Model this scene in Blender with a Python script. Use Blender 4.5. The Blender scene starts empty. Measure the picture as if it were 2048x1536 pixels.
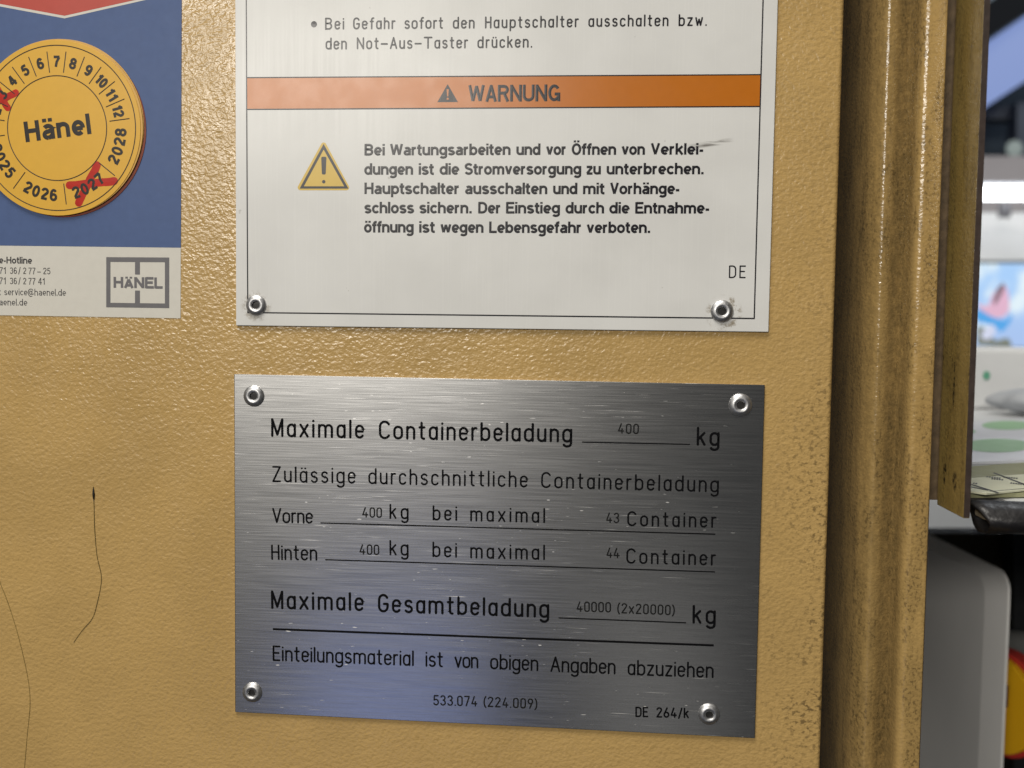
import bpy, math, random
from mathutils import Vector, Matrix
S = bpy.context.scene
COL = S.collection
random.seed(7)

# ------------------------------------------------------------------ camera
F, D = 2000.0, 0.38                       # focal length in pixels of a 2048 wide frame, distance to the panel (m)
YAW, PIT, ROL = math.radians(-4.8), math.radians(-3.4), math.radians(-0.73)
def _rot():
    cr, sr, cy, sy, cp, sp = math.cos(ROL), math.sin(ROL), math.cos(YAW), math.sin(YAW), math.cos(PIT), math.sin(PIT)
    Rz = Matrix(((cr, -sr, 0), (sr, cr, 0), (0, 0, 1)))
    Ry = Matrix(((cy, 0, sy), (0, 1, 0), (-sy, 0, cy)))
    Rx = Matrix(((1, 0, 0), (0, cp, -sp), (0, sp, cp)))
    return Ry @ Rx @ Rz
ROT = _rot()
def ray(px, py):                          # viewing direction, world axes: x right, y into the panel, z up
    w = ROT @ Vector((px - 1024, py - 768, F))
    return Vector((w.x, w.z, -w.y))
def at(px, py, d=0.0):                    # point at depth d behind the panel face
    r = ray(px, py)
    t = (D + d) / r.y
    return Vector((r.x * t, d, r.z * t))
def on_level(px, py, z):                  # point on a horizontal plane
    r = ray(px, py)
    t = z / r.z
    return Vector((r.x * t, r.y * t - D, z))

cam = bpy.data.cameras.new('camera')
cam_o = bpy.data.objects.new('camera', cam); COL.objects.link(cam_o)
cam.sensor_width = 36; cam.lens = F / 2048 * 36
cam.clip_start = 0.01; cam.clip_end = 60
def _col(i, s):
    v = ROT.col[i]
    return Vector((v.x, v.z, -v.y)) * s
X, Y, Z = _col(0, 1), _col(1, -1), _col(2, -1)
cam_o.matrix_world = Matrix(((X.x, Y.x, Z.x, 0), (X.y, Y.y, Z.y, -D), (X.z, Y.z, Z.z, 0), (0, 0, 0, 1)))
cam.dof.use_dof = True; cam.dof.focus_distance = 0.385; cam.dof.aperture_fstop = 9.0
S.camera = cam_o

# ------------------------------------------------------------------ world, lamps, exposure
W = bpy.data.worlds.new('World'); S.world = W; W.use_nodes = True
W.node_tree.nodes['Background'].inputs[0].default_value = (0.85, 0.92, 1.0, 1)
W.node_tree.nodes['Background'].inputs[1].default_value = 0.024
def area(name, loc, target, sx, sy, power, color):
    l = bpy.data.lights.new(name, 'AREA'); l.shape = 'RECTANGLE'; l.size = sx; l.size_y = sy
    l.energy = power; l.color = color
    o = bpy.data.objects.new(name, l); COL.objects.link(o); o.location = loc
    o.rotation_euler = (Vector(target) - Vector(loc)).to_track_quat('-Z', 'Y').to_euler()
    return o
area('ceiling_lamp_left', (-1.02, -3.2, 0.90), (-0.05, 0, 0), 1.3, 0.28, 57, (1, 0.955, 0.87))
area('ceiling_lamp_overhead', (-0.50, -0.85, 1.95), (-0.05, 0, -0.05), 1.0, 0.8, 46, (1, 0.955, 0.87))
area('blue_fill_low', (-0.55, -2.2, -1.1), (0, 0, -0.1), 0.5, 0.5, 0.5, (0.34, 0.46, 1.0))  # added blue fill lamp, only tints the reflection low on the metal plate
area('plate_fill_low', (0.16, -2.1, -0.95), (0.05, 0, -0.1), 0.30, 0.5, 0.10, (1, 0.98, 0.95))  # added fill lamp for the grey patch at the plate's lower right
area('hall_lamp', (1.6, 1.3, 1.6), (1.3, 2.2, -0.2), 1.6, 0.5, 27, (0.92, 0.96, 1.0))
S.view_settings.view_transform = 'Standard'; S.view_settings.look = 'None'
S.view_settings.exposure = 0; S.view_settings.gamma = 1; S.view_settings.use_curve_mapping = False
S.render.engine = 'CYCLES'
S.cycles.max_bounces = 6; S.cycles.use_denoising = True

# ------------------------------------------------------------------ node helpers
def mat(name):
    m = bpy.data.materials.new(name); m.use_nodes = True
    return m, N(m.node_tree)
class N:
    def __init__(s, t):
        s.t = t; s.b = t.nodes['Principled BSDF']
        s.co = s.n('ShaderNodeTexCoord').outputs['Object']
    def n(s, k, **kw):
        x = s.t.nodes.new(k)
        for a, v in kw.items(): setattr(x, a, v)
        return x
    def put(s, sock, v):
        if isinstance(v, bpy.types.NodeSocket): s.t.links.new(v, sock)
        elif hasattr(sock.default_value, '__len__') and not hasattr(v, '__len__'): sock.default_value = [v] * len(sock.default_value)
        elif hasattr(v, '__len__') and len(v) == 3 and len(sock.default_value) == 4: sock.default_value = (*v, 1)
        else: sock.default_value = v
    def set(s, **kw):
        for k, v in kw.items(): s.put(s.b.inputs[k.replace('_', ' ')], v)
    def math(s, op, a, b=0.0, c=0.0, clamp=False):
        x = s.n('ShaderNodeMath', operation=op); x.use_clamp = clamp
        for i, v in enumerate((a, b, c)): s.put(x.inputs[i], v)
        return x.outputs[0]
    def mapping(s, scale=(1, 1, 1), loc=(0, 0, 0), rot=(0, 0, 0), src=None):
        x = s.n('ShaderNodeMapping'); s.put(x.inputs['Vector'], src or s.co)
        x.inputs['Scale'].default_value = scale; x.inputs['Location'].default_value = loc; x.inputs['Rotation'].default_value = rot
        return x.outputs[0]
    def noise(s, scale, detail=3, rough=0.5, vec=None, dist=0.0):
        x = s.n('ShaderNodeTexNoise'); s.put(x.inputs['Vector'], vec or s.co)
        x.inputs['Scale'].default_value = scale; x.inputs['Detail'].default_value = detail
        x.inputs['Roughness'].default_value = rough; x.inputs['Distortion'].default_value = dist
        return x.outputs['Fac']
    def voronoi(s, scale, vec=None, feature='SMOOTH_F1', smooth=0.6):
        x = s.n('ShaderNodeTexVoronoi', feature=feature); s.put(x.inputs['Vector'], vec or s.co)
        x.inputs['Scale'].default_value = scale
        if 'Smoothness' in x.inputs and feature == 'SMOOTH_F1': x.inputs['Smoothness'].default_value = smooth
        return x.outputs['Distance']
    def ramp(s, f, a, b, lo=0.0, hi=1.0):
        x = s.n('ShaderNodeMapRange'); x.clamp = True; x.interpolation_type = 'SMOOTHSTEP'
        for i, v in enumerate((f, a, b, lo, hi)): s.put(x.inputs[i], v)
        return x.outputs[0]
    def mix(s, f, a, b):
        x = s.n('ShaderNodeMix', data_type='RGBA')
        s.put(x.inputs['Factor'], f); s.put(x.inputs[6], a); s.put(x.inputs[7], b)
        return x.outputs[2]
    def xyz(s, src=None):
        x = s.n('ShaderNodeSeparateXYZ'); s.put(x.inputs[0], src or s.co)
        return x.outputs
    def bump(s, h, strength, dist, normal=None):
        x = s.n('ShaderNodeBump'); s.put(x.inputs['Height'], h)
        x.inputs['Strength'].default_value = strength; x.inputs['Distance'].default_value = dist
        if normal: s.put(x.inputs['Normal'], normal)
        return x.outputs[0]
    def ring(s, cx, cz, r, wdt):           # soft ring mask around a point of the x-z plane
        v = s.xyz()
        dx, dz = s.math('SUBTRACT', v[0], cx), s.math('SUBTRACT', v[2], cz)
        d = s.math('SQRT', s.math('ADD', s.math('MULTIPLY', dx, dx), s.math('MULTIPLY', dz, dz)))
        return s.ramp(s.math('ABSOLUTE', s.math('SUBTRACT', d, r)), 0.0, wdt, 1.0, 0.0)
def plain(name, c, rough=0.5, metal=0.0, spec=0.5, var=0.06, vs=60, bump=0.0, bs=300, coat=0.0):
    m, n = mat(name)
    f = n.noise(vs, 4)
    n.set(Base_Color=n.mix(f, tuple(x * (1 - var) for x in c), tuple(min(1, x * (1 + var)) for x in c)), Metallic=metal,
          Roughness=n.ramp(n.noise(vs * 2.3, 3), 0.3, 0.7, max(0, rough - 0.05), rough + 0.05))
    n.b.inputs['Specular IOR Level'].default_value = spec
    if bump: n.set(Normal=n.bump(n.noise(bs, 3), bump, 0.0003))
    if coat: n.set(Coat_Weight=coat, Coat_Roughness=0.3)
    return m
def glow(name, c, e):
    m, n = mat(name); n.set(Base_Color=(.02, .02, .02), Emission_Color=c, Emission_Strength=e); return m

# ------------------------------------------------------------------ mesh helpers
class MB:
    def __init__(s): s.v, s.f, s.uv = [], [], None
    def add(s, vs, fs):
        k = len(s.v); s.v += [Vector(v) for v in vs]; s.f += [tuple(i + k for i in f) for f in fs]
    def slab(s, pts, back):                 # polygon facing the camera (-y), extruded by `back` into +y
        n = len(pts); b = [Vector(p) + Vector((0, back, 0)) for p in pts]
        s.add(list(pts) + b, [tuple(range(n)), tuple(range(2 * n - 1, n - 1, -1))] + [(i, i + n, (i + 1) % n + n, (i + 1) % n) for i in range(n)])
    def box(s, a, b):
        x0, y0, z0 = a; x1, y1, z1 = b
        s.add([(x0, y0, z0), (x1, y0, z0), (x1, y1, z0), (x0, y1, z0), (x0, y0, z1), (x1, y0, z1), (x1, y1, z1), (x0, y1, z1)],
              [(0, 3, 2, 1), (4, 5, 6, 7), (0, 1, 5, 4), (1, 2, 6, 5), (2, 3, 7, 6), (3, 0, 4, 7)])
    def extrude(s, prof, z0, z1, closed=False, nz=1):      # profile of (x, y) run along z
        n = len(prof)
        vs = [(p[0], p[1], z0 + (z1 - z0) * k / nz) for k in range(nz + 1) for p in prof]
        m = n if closed else n - 1
        s.add(vs, [(k * n + i, k * n + (i + 1) % n, (k + 1) * n + (i + 1) % n, (k + 1) * n + i) for k in range(nz) for i in range(m)])
    def lathe(s, prof, seg=40):             # (r, h): h towards the camera
        n = len(prof)
        vs = [(r * math.cos(2 * math.pi * k / seg), -h, r * math.sin(2 * math.pi * k / seg)) for k in range(seg) for r, h in prof]
        s.add(vs, [(k * n + i, ((k + 1) % seg) * n + i, ((k + 1) % seg) * n + i + 1, k * n + i + 1) for k in range(seg) for i in range(n - 1)])
    def tube(s, pts, rad, seg=8):
        pts = [Vector(p) for p in pts]; n = len(pts); vs = []
        for i, p in enumerate(pts):
            t = (pts[min(i + 1, n - 1)] - pts[max(i - 1, 0)]).normalized()
            u = t.cross(Vector((0, 1, 0))); u = u.normalized() if u.length > 1e-6 else Vector((1, 0, 0)); w = t.cross(u)
            r = rad[i] if isinstance(rad, (list, tuple)) else rad
            vs += [p + (u * math.cos(2 * math.pi * k / seg) + w * math.sin(2 * math.pi * k / seg)) * r for k in range(seg)]
        s.add(vs, [(i * seg + k, i * seg + (k + 1) % seg, (i + 1) * seg + (k + 1) % seg, (i + 1) * seg + k) for i in range(n - 1) for k in range(seg)]
              + [tuple(range(seg)), tuple(range(n * seg - 1, (n - 1) * seg - 1, -1))])
    def stroke(s, pts, hw, h, frame, cap='round'):         # a raised line: roof-shaped ribbon lying on a surface
        o, e1, e2, nn = frame
        def P(u, v, k): return o + e1 * u + e2 * v + nn * k
        n = len(pts); vs, fs = [], []
        for i, p in enumerate(pts):
            a = pts[max(i - 1, 0)]; b = pts[min(i + 1, n - 1)]
            tx, ty = b[0] - a[0], b[1] - a[1]; L = math.hypot(tx, ty) or 1; nx, ny = -ty / L, tx / L
            k = 1.0
            if 0 < i < n - 1:
                ax, ay = p[0] - a[0], p[1] - a[1]; la = math.hypot(ax, ay) or 1
                c = abs((ax * tx + ay * ty) / (la * L)); k = 1 / max(c, 0.45)
            vs += [P(p[0] + nx * hw * k, p[1] + ny * hw * k, 0), P(p[0], p[1], h), P(p[0] - nx * hw * k, p[1] - ny * hw * k, 0)]
        for i in range(n - 1):
            q = 3 * i; fs += [(q, q + 1, q + 4, q + 3), (q + 1, q + 2, q + 5, q + 4)]
        if cap == 'round':
            for i, j, sg in ((0, 1, -1), (n - 1, n - 2, 1)):
                p, q = pts[i], pts[j]; an = math.atan2(p[1] - q[1], p[0] - q[0])
                k0 = len(vs); vs.append(P(p[0], p[1], h))
                for m in range(7):
                    t = an - math.pi / 2 + math.pi * m / 6; vs.append(P(p[0] + hw * math.cos(t), p[1] + hw * math.sin(t), 0))
                fs += [(k0, k0 + 1 + m, k0 + 2 + m) for m in range(6)]
        s.add(vs, fs)
    def build(s, name, m, parent=None, smooth=False, bevel=0.0, seg=2):
        me = bpy.data.meshes.new(name)
        o = bpy.data.objects.new(name, me); COL.objects.link(o)
        off = Vector((0, 0, 0)); p = parent
        while p: off += p.location; p = p.parent
        if parent is None and s.v:
            xs = [v.x for v in s.v]; ys = [v.y for v in s.v]; zs = [v.z for v in s.v]
            off = Vector(((min(xs) + max(xs)) / 2, (min(ys) + max(ys)) / 2, min(zs))); o.location = off
        me.from_pydata([v - off for v in s.v], [], s.f); me.update()
        if parent: o.parent = parent
        if m: me.materials.append(m)
        if smooth:
            for f in me.polygons: f.use_smooth = True
        if bevel:
            b = o.modifiers.new('bevel', 'BEVEL'); b.width = bevel; b.segments = seg; b.limit_method = 'ANGLE'; b.angle_limit = math.radians(40)
        return o
def tag(o, label=None, cat=None, group=None, kind=None):
    for k, v in (('label', label), ('category', cat), ('group', group), ('kind', kind)):
        if v: o[k] = v
    return o
def empty(name, loc, label, cat, group=None):
    o = bpy.data.objects.new(name, None); COL.objects.link(o); o.location = loc; o.empty_display_size = 0.01
    return tag(o, label, cat, group)

# ------------------------------------------------------------------ lettering: two single-line alphabets drawn by hand
def arc(cx, cy, rx, ry, a0, a1):
    n = max(3, int(abs(a1 - a0) / 15))
    return [(cx + rx * math.cos(math.radians(a0 + (a1 - a0) * i / n)), cy + ry * math.sin(math.radians(a0 + (a1 - a0) * i / n))) for i in range(n + 1)]
def _iso():
    g = {}
    bowl = arc(1.9, 4.8, 1.9, 2.2, 0, 180) + arc(1.9, 2.2, 1.9, 2.2, 180, 360) + [(3.8, 4.8)]
    dots = [[(0.8, 9.25), (0.8, 9.35)], [(3.0, 9.25), (3.0, 9.35)]]
    hump = arc(1.9, 4.9, 1.9, 2.1, 180, 0) + [(3.8, 0)]
    g['a'] = 3.8, [bowl, [(3.8, 7), (3.8, 0)]]
    g['b'] = 3.8, [bowl, [(0, 10), (0, 0)]]
    g['c'] = 3.6, [arc(1.9, 4.8, 1.9, 2.2, 28, 180) + arc(1.9, 2.2, 1.9, 2.2, 180, 332)]
    g['d'] = 3.8, [bowl, [(3.8, 10), (3.8, 0)]]
    g['e'] = 3.8, [[(0, 3.6), (3.8, 3.6), (3.8, 4.8)] + arc(1.9, 4.8, 1.9, 2.2, 0, 180) + arc(1.9, 2.2, 1.9, 2.2, 180, 330)]
    g['f'] = 2.6, [arc(2.5, 8.3, 1.3, 1.7, 75, 180) + [(1.2, 0)], [(0, 6.8), (2.5, 6.8)]]
    g['g'] = 3.8, [bowl, [(3.8, 7)] + arc(1.9, -1.1, 1.9, 1.9, 0, -150)]
    g['h'] = 3.8, [[(0, 10), (0, 0)], hump]
    g['i'] = 0, [[(0, 7), (0, 0)], [(0, 9.35), (0, 9.45)]]
    g['k'] = 3.6, [[(0, 10), (0, 0)], [(3.4, 7), (0, 3.0)], [(1.3, 4.5), (3.6, 0)]]
    g['l'] = 0, [[(0, 10), (0, 0)]]
    g['m'] = 6.0, [[(0, 7), (0, 0)], arc(1.5, 5.2, 1.5, 1.8, 180, 0) + [(3, 0)], arc(4.5, 5.2, 1.5, 1.8, 180, 0) + [(6, 0)]]
    g['n'] = 3.8, [[(0, 7), (0, 0)], hump]
    g['o'] = 3.8, [bowl]
    g['p'] = 3.8, [bowl, [(0, 7), (0, -3)]]
    g['r'] = 2.2, [[(0, 7), (0, 0)], arc(1.9, 4.9, 1.9, 2.1, 180, 75)]
    g['s'] = 3.3, [arc(1.65, 5.3, 1.55, 1.7, 30, 270) + arc(1.65, 1.8, 1.65, 1.8, 90, -150)]
    g['t'] = 2.7, [[(1.1, 9.6), (1.1, 1.5)] + arc(2.4, 1.5, 1.3, 1.5, 180, 275), [(0, 6.9), (2.6, 6.9)]]
    g['u'] = 3.8, [[(0, 7)] + arc(1.9, 2.1, 1.9, 2.1, 180, 360), [(3.8, 7), (3.8, 0)]]
    g['v'] = 3.8, [[(0, 7), (1.9, 0)], [(1.9, 0), (3.8, 7)]]
    g['w'] = 5.2, [[(0, 7), (1.3, 0)], [(1.3, 0), (2.6, 5.6)], [(2.6, 5.6), (3.9, 0)], [(3.9, 0), (5.2, 7)]]
    g['x'] = 3.7, [[(0, 7), (3.7, 0)], [(3.7, 7), (0, 0)]]
    g['z'] = 3.5, [[(0, 7), (3.5, 7)], [(3.5, 7), (0, 0)], [(0, 0), (3.5, 0)]]
    g['ä'] = 3.8, g['a'][1] + dots
    g['ü'] = 3.8, g['u'][1] + dots
    g['A'] = 4.8, [[(0, 0), (2.4, 10)], [(2.4, 10), (4.8, 0)], [(0.85, 3.3), (3.95, 3.3)]]
    g['B'] = 4.8, [[(0, 0), (0, 10)], [(0, 10)] + arc(2.4, 7.65, 2.2, 2.35, 90, -90) + [(0, 5.3)], [(0, 5.3)] + arc(2.4, 2.65, 2.4, 2.65, 90, -90) + [(0, 0)]]
    g['C'] = 5.0, [arc(2.6, 7.0, 2.6, 3.0, 28, 180) + arc(2.6, 3.0, 2.6, 3.0, 180, 332)]
    g['D'] = 4.8, [[(0, 0), (0, 10)], [(0, 10)] + arc(2.2, 7.2, 2.6, 2.8, 90, 0) + arc(2.2, 2.8, 2.6, 2.8, 0, -90) + [(0, 0)]]
    g['E'] = 4.4, [[(0, 0), (0, 10)], [(0, 10), (4.4, 10)], [(0, 5.3), (3.7, 5.3)], [(0, 0), (4.4, 0)]]
    g['G'] = 5.2, [arc(2.6, 7.0, 2.6, 3.0, 28, 180) + arc(2.6, 3.0, 2.6, 3.0, 180, 360) + [(5.2, 4.6)], [(3.0, 4.6), (5.2, 4.6)]]
    g['H'] = 4.9, [[(0, 0), (0, 10)], [(4.9, 0), (4.9, 10)], [(0, 5.2), (4.9, 5.2)]]
    g['M'] = 5.4, [[(0, 0), (0, 10)], [(0, 10), (2.7, 0.8)], [(2.7, 0.8), (5.4, 10)], [(5.4, 10), (5.4, 0)]]
    g['N'] = 5.0, [[(0, 0), (0, 10)], [(0, 10), (5, 0)], [(5, 0), (5, 10)]]
    g['T'] = 5.0, [[(0, 10), (5, 10)], [(2.5, 10), (2.5, 0)]]
    g['V'] = 5.0, [[(0, 10), (2.5, 0)], [(2.5, 0), (5, 10)]]
    g['Z'] = 4.9, [[(0, 10), (4.9, 10)], [(4.9, 10), (0, 0)], [(0, 0), (4.9, 0)]]
    g['0'] = 3.6, [arc(1.8, 7.9, 1.8, 2.1, 0, 180) + arc(1.8, 2.1, 1.8, 2.1, 180, 360) + [(3.6, 7.9)]]
    g['2'] = 3.7, [arc(1.8, 7.9, 1.8, 2.1, 170, -25) + [(0, 0)], [(0, 0), (3.7, 0)]]
    g['3'] = 3.7, [arc(1.7, 7.7, 1.7, 2.3, 155, -80), arc(1.7, 2.6, 1.9, 2.6, 85, -155)]
    g['4'] = 4.0, [[(2.0, 10), (0, 2.3)], [(0, 2.3), (4.0, 2.3)], [(2.8, 4.6), (2.8, 0)]]
    g['5'] = 3.6, [[(3.4, 10), (0.4, 10)], [(0.4, 10), (0.2, 5.3)], arc(1.7, 3.0, 1.9, 3.0, 135, -155)]
    g['6'] = 3.7, [arc(1.85, 2.6, 1.85, 2.6, 0, 360), [(0.1, 3.4), (2.4, 10)]]
    g['7'] = 3.7, [[(0, 10), (3.7, 10)], [(3.7, 10), (1.2, 0)]]
    g['9'] = 3.7, [arc(1.85, 7.4, 1.85, 2.6, 0, 360), [(3.6, 6.6), (1.3, 0)]]
    g['('] = 1.6, [arc(3.4, 4.6, 3.2, 6.6, 118, 242)]
    g[')'] = 1.6, [arc(-1.8, 4.6, 3.2, 6.6, 62, -62)]
    g['-'] = 5.6, [[(0, 4.2), (5.6, 4.2)]]
    g['.'] = 0, [[(0, 0.0), (0, 0.12)]]
    g['/'] = 3.2, [[(0, -1), (3.2, 10)]]
    return g
def _grot():
    g = {}
    def el(cx, cy, rx, ry): return arc(cx, cy, rx, ry, 0, 360)
    um = lambda a, b, y: [[(a, y), (a, y + 1.7)], [(b, y), (b, y + 1.7)]]
    g['A'] = 7.0, [[(0.95, 0), (3.5, 9.6)], [(3.5, 9.6), (6.05, 0)], [(1.9, 2.9), (5.1, 2.9)], [(2.9, 9.2), (4.1, 9.2)]]
    g['B'] = 6.7, [[(1, 0), (1, 10)], [(1, 9.1)] + arc(3.6, 7.2, 1.9, 1.9, 90, -90) + [(1, 5.3)], [(1, 5.3)] + arc(3.6, 3.1, 2.1, 2.2, 90, -90) + [(1, 0.9)]]
    g['D'] = 7.0, [[(1, 0), (1, 10)], [(1, 9.1)] + arc(3.0, 6.0, 3.0, 3.1, 90, 0) + arc(3.0, 4.0, 3.0, 3.1, 0, -90) + [(1, 0.9)]]
    g['E'] = 6.3, [[(1, 0), (1, 10)], [(1, 9.1), (6.1, 9.1)], [(1, 5.2), (5.6, 5.2)], [(1, 0.9), (6.3, 0.9)]]
    g['G'] = 7.4, [arc(3.7, 5, 2.7, 4.1, 38, 325), [(6.35, 0), (6.35, 5.0)], [(3.9, 4.3), (7.1, 4.3)]]
    g['H'] = 7.0, [[(1, 0), (1, 10)], [(6, 0), (6, 10)], [(1, 5.2), (6, 5.2)]]
    g['L'] = 5.9, [[(1, 0), (1, 10)], [(1, 0.9), (5.9, 0.9)]]
    g['N'] = 7.2, [[(1, 0), (1, 10)], [(6.2, 0), (6.2, 10)], [(1.1, 9.4), (6.1, 0.6)]]
    g['O'] = 7.4, [el(3.7, 5, 2.75, 4.15)]
    g['R'] = 7.0, [[(1, 0), (1, 10)], [(1, 9.1)] + arc(3.7, 7.1, 2.1, 2.0, 90, -90) + [(1, 5.1)], [(3.9, 5.0), (6.1, 0)]]
    g['S'] = 6.6, [arc(3.3, 7.2, 2.2, 1.95, 20, 262) + arc(3.3, 2.95, 2.35, 2.1, 85, -160)]
    g['U'] = 7.2, [[(1, 10)] + arc(3.6, 3.4, 2.6, 2.55, 180, 360) + [(6.2, 10)]]
    g['V'] = 6.8, [[(0.95, 10), (3.4, 0.4)], [(3.4, 0.4), (5.85, 10)]]
    g['W'] = 9.8, [[(0.9, 10), (2.8, 0.5)], [(2.8, 0.5), (4.9, 9.5)], [(4.9, 9.5), (7.0, 0.5)], [(7.0, 0.5), (8.9, 10)]]
    g['Ö'] = 7.4, g['O'][1] + um(2.4, 5.0, 10.9)
    g['Ä'] = 7.0, [[(0.95, 0), (3.5, 7.9)], [(3.5, 7.9), (6.05, 0)], [(1.9, 2.4), (5.1, 2.4)]] + um(2.0, 5.0, 8.6)
    g['a'] = 5.9, [[(4.8, 0), (4.8, 4.9)] + arc(3.0, 4.9, 1.8, 1.6, 0, 148), arc(2.75, 2.3, 1.65, 1.5, 270, 90) + [(4.8, 4.3)], [(2.75, 0.8)] + [(3.8, 1.1), (4.8, 2.2)]]
    g['b'] = 6.2, [[(1, 0), (1, 10)], el(3.2, 3.7, 2.1, 2.8)]
    g['c'] = 5.6, [arc(3.1, 3.7, 2.1, 2.8, 38, 322)]
    g['d'] = 6.2, [[(5.2, 0), (5.2, 10)], el(3.0, 3.7, 2.1, 2.8)]
    g['e'] = 5.9, [[(1.1, 3.5), (5.0, 3.5)], arc(3.05, 3.7, 2.05, 2.8, -4, 312)]
    g['f'] = 3.7, [[(1.7, 0)] + arc(3.1, 8.0, 1.4, 1.15, 180, 90) + [(3.7, 9.15)], [(0, 6.6), (3.5, 6.6)]]
    g['g'] = 6.2, [el(3.0, 3.8, 2.1, 2.7), [(5.2, 7.4)] + arc(3.1, -0.5, 2.1, 1.5, 0, -155)]
    g['h'] = 6.1, [[(1, 0), (1, 10)], arc(3.05, 4.5, 2.05, 2.0, 180, 0) + [(5.1, 0)]]
    g['i'] = 2.0, [[(1, 0), (1, 7.4)], [(1, 8.4), (1, 10)]]
    g['k'] = 5.8, [[(1, 0), (1, 10)], [(5.0, 7.4), (1.2, 3.0)], [(2.5, 4.3), (5.1, 0)]]
    g['l'] = 2.0, [[(1, 0), (1, 10)]]
    g['m'] = 9.2, [[(1, 0), (1, 7.4)], arc(2.8, 4.7, 1.8, 1.8, 180, 0) + [(4.6, 0)], arc(6.4, 4.7, 1.8, 1.8, 180, 0) + [(8.2, 0)]]
    g['n'] = 6.1, [[(1, 0), (1, 7.4)], arc(3.05, 4.5, 2.05, 2.0, 180, 0) + [(5.1, 0)]]
    g['o'] = 6.2, [el(3.1, 3.7, 2.15, 2.8)]
    g['p'] = 6.2, [[(1, -2.8), (1, 7.4)], el(3.2, 3.7, 2.1, 2.8)]
    g['r'] = 4.0, [[(1, 0), (1, 7.4)], arc(3.2, 4.4, 2.2, 2.1, 180, 85)]
    g['s'] = 5.5, [arc(2.75, 5.2, 1.75, 1.35, 20, 262) + arc(2.75, 2.2, 1.85, 1.35, 85, -162)]
    g['t'] = 3.7, [[(1.6, 9.3)] + arc(2.9, 2.1, 1.3, 1.25, 180, 270) + [(3.6, 0.85)], [(0, 6.6), (3.5, 6.6)]]
    g['u'] = 6.1, [[(5.1, 0), (5.1, 7.4)], [(1, 7.4)] + arc(3.05, 2.9, 2.05, 2.0, 180, 360)]
    g['v'] = 5.8, [[(0.95, 7.4), (2.9, 0.4)], [(2.9, 0.4), (4.85, 7.4)]]
    g['w'] = 8.4, [[(0.9, 7.4), (2.4, 0.4)], [(2.4, 0.4), (4.2, 7.0)], [(4.2, 7.0), (6.0, 0.4)], [(6.0, 0.4), (7.5, 7.4)]]
    g['z'] = 5.2, [[(0.3, 6.6), (4.7, 6.6)], [(4.5, 6.5), (0.7, 0.9)], [(0.4, 0.85), (5.0, 0.85)]]
    g['ä'] = 5.9, g['a'][1] + um(1.7, 4.3, 8.5)
    g['ö'] = 6.2, g['o'][1] + um(1.8, 4.4, 8.5)
    g['-'] = 3.4, [[(0.4, 3.4), (3.0, 3.4)]]
    g['.'] = 2.6, [[(1.3, 0), (1.3, 2.0)]]
    g[':'] = 2.6, [[(1.3, 0), (1.3, 1.8)], [(1.3, 5.4), (1.3, 7.2)]]
    g['/'] = 3.0, [[(0.3, -0.3), (2.7, 10.2)]]
    g['@'] = 9.6, [arc(4.8, 4.2, 4.1, 5.4, -60, -395 + 60 + 12), el(4.6, 4.2, 1.8, 2.4), [(6.6, 6.8), (6.2, 2.4)] + arc(7.3, 3.4, 1.4, 1.6, 220, 350)]
    g['0'] = 6.2, [el(3.1, 5, 2.05, 4.1)]
    g['1'] = 4.6, [[(3.0, 0), (3.0, 10)], [(0.5, 7.2), (1.8, 7.5), (2.9, 8.9)]]
    g['2'] = 6.2, [arc(3.1, 7.0, 2.1, 2.15, 175, -25) + [(1.2, 1.5)], [(0.7, 0.9), (5.5, 0.9)]]
    g['3'] = 6.2, [arc(3.0, 7.1, 1.95, 1.95, 160, -80), arc(3.0, 3.0, 2.15, 2.2, 82, -162)]
    g['4'] = 6.2, [[(4.2, 0), (4.2, 10)], [(3.9, 9.4), (0.8, 3.1)], [(0.5, 3.0), (6.0, 3.0)]]
    g['5'] = 6.2, [[(5.3, 9.1), (1.6, 9.1)], [(1.75, 9.3), (1.3, 4.9)], arc(3.0, 3.4, 2.15, 2.6, 140, -158)]
    g['6'] = 6.2, [el(3.1, 3.2, 2.05, 2.35), arc(3.1, 5.4, 2.05, 3.75, 40, 180) + [(1.05, 3.2)]]
    g['7'] = 6.0, [[(0.5, 9.1), (5.5, 9.1)], [(5.2, 8.8), (3.0, 4.4), (2.3, 0)]]
    g['8'] = 6.2, [el(3.1, 7.2, 1.85, 1.95), el(3.1, 3.0, 2.1, 2.15)]
    g['9'] = 6.2, [el(3.1, 6.8, 2.05, 2.35), arc(3.1, 4.6, 2.05, 3.75, 220, 360) + [(5.15, 6.8)]]
    return g
ISO, GROT = _iso(), _grot()
for _c, _k in {**dict.fromkeys('bdgpo', 1.2), **dict.fromkeys('aäcehnuüz', 1.1), 'm': 1.3, 's': 1.18, 'x': 1.16, 'v': 1.1, 'w': 1.15, 'k': 1.1, 't': 1.1, 'f': 1.1, 'M': 1.14, 'C': 1.1,
               'B': 1.16, 'T': 1.4, 'N': 1.16, 'A': 1.2, 'V': 1.1, 'D': 1.08, **dict.fromkeys('0234567', 1.3), '9': 1.25}.items():
    ISO[_c] = ISO[_c][0] * _k, [[(u * _k, v) for u, v in st] for st in ISO[_c][1]]
LIFT = 0.00003
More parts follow.
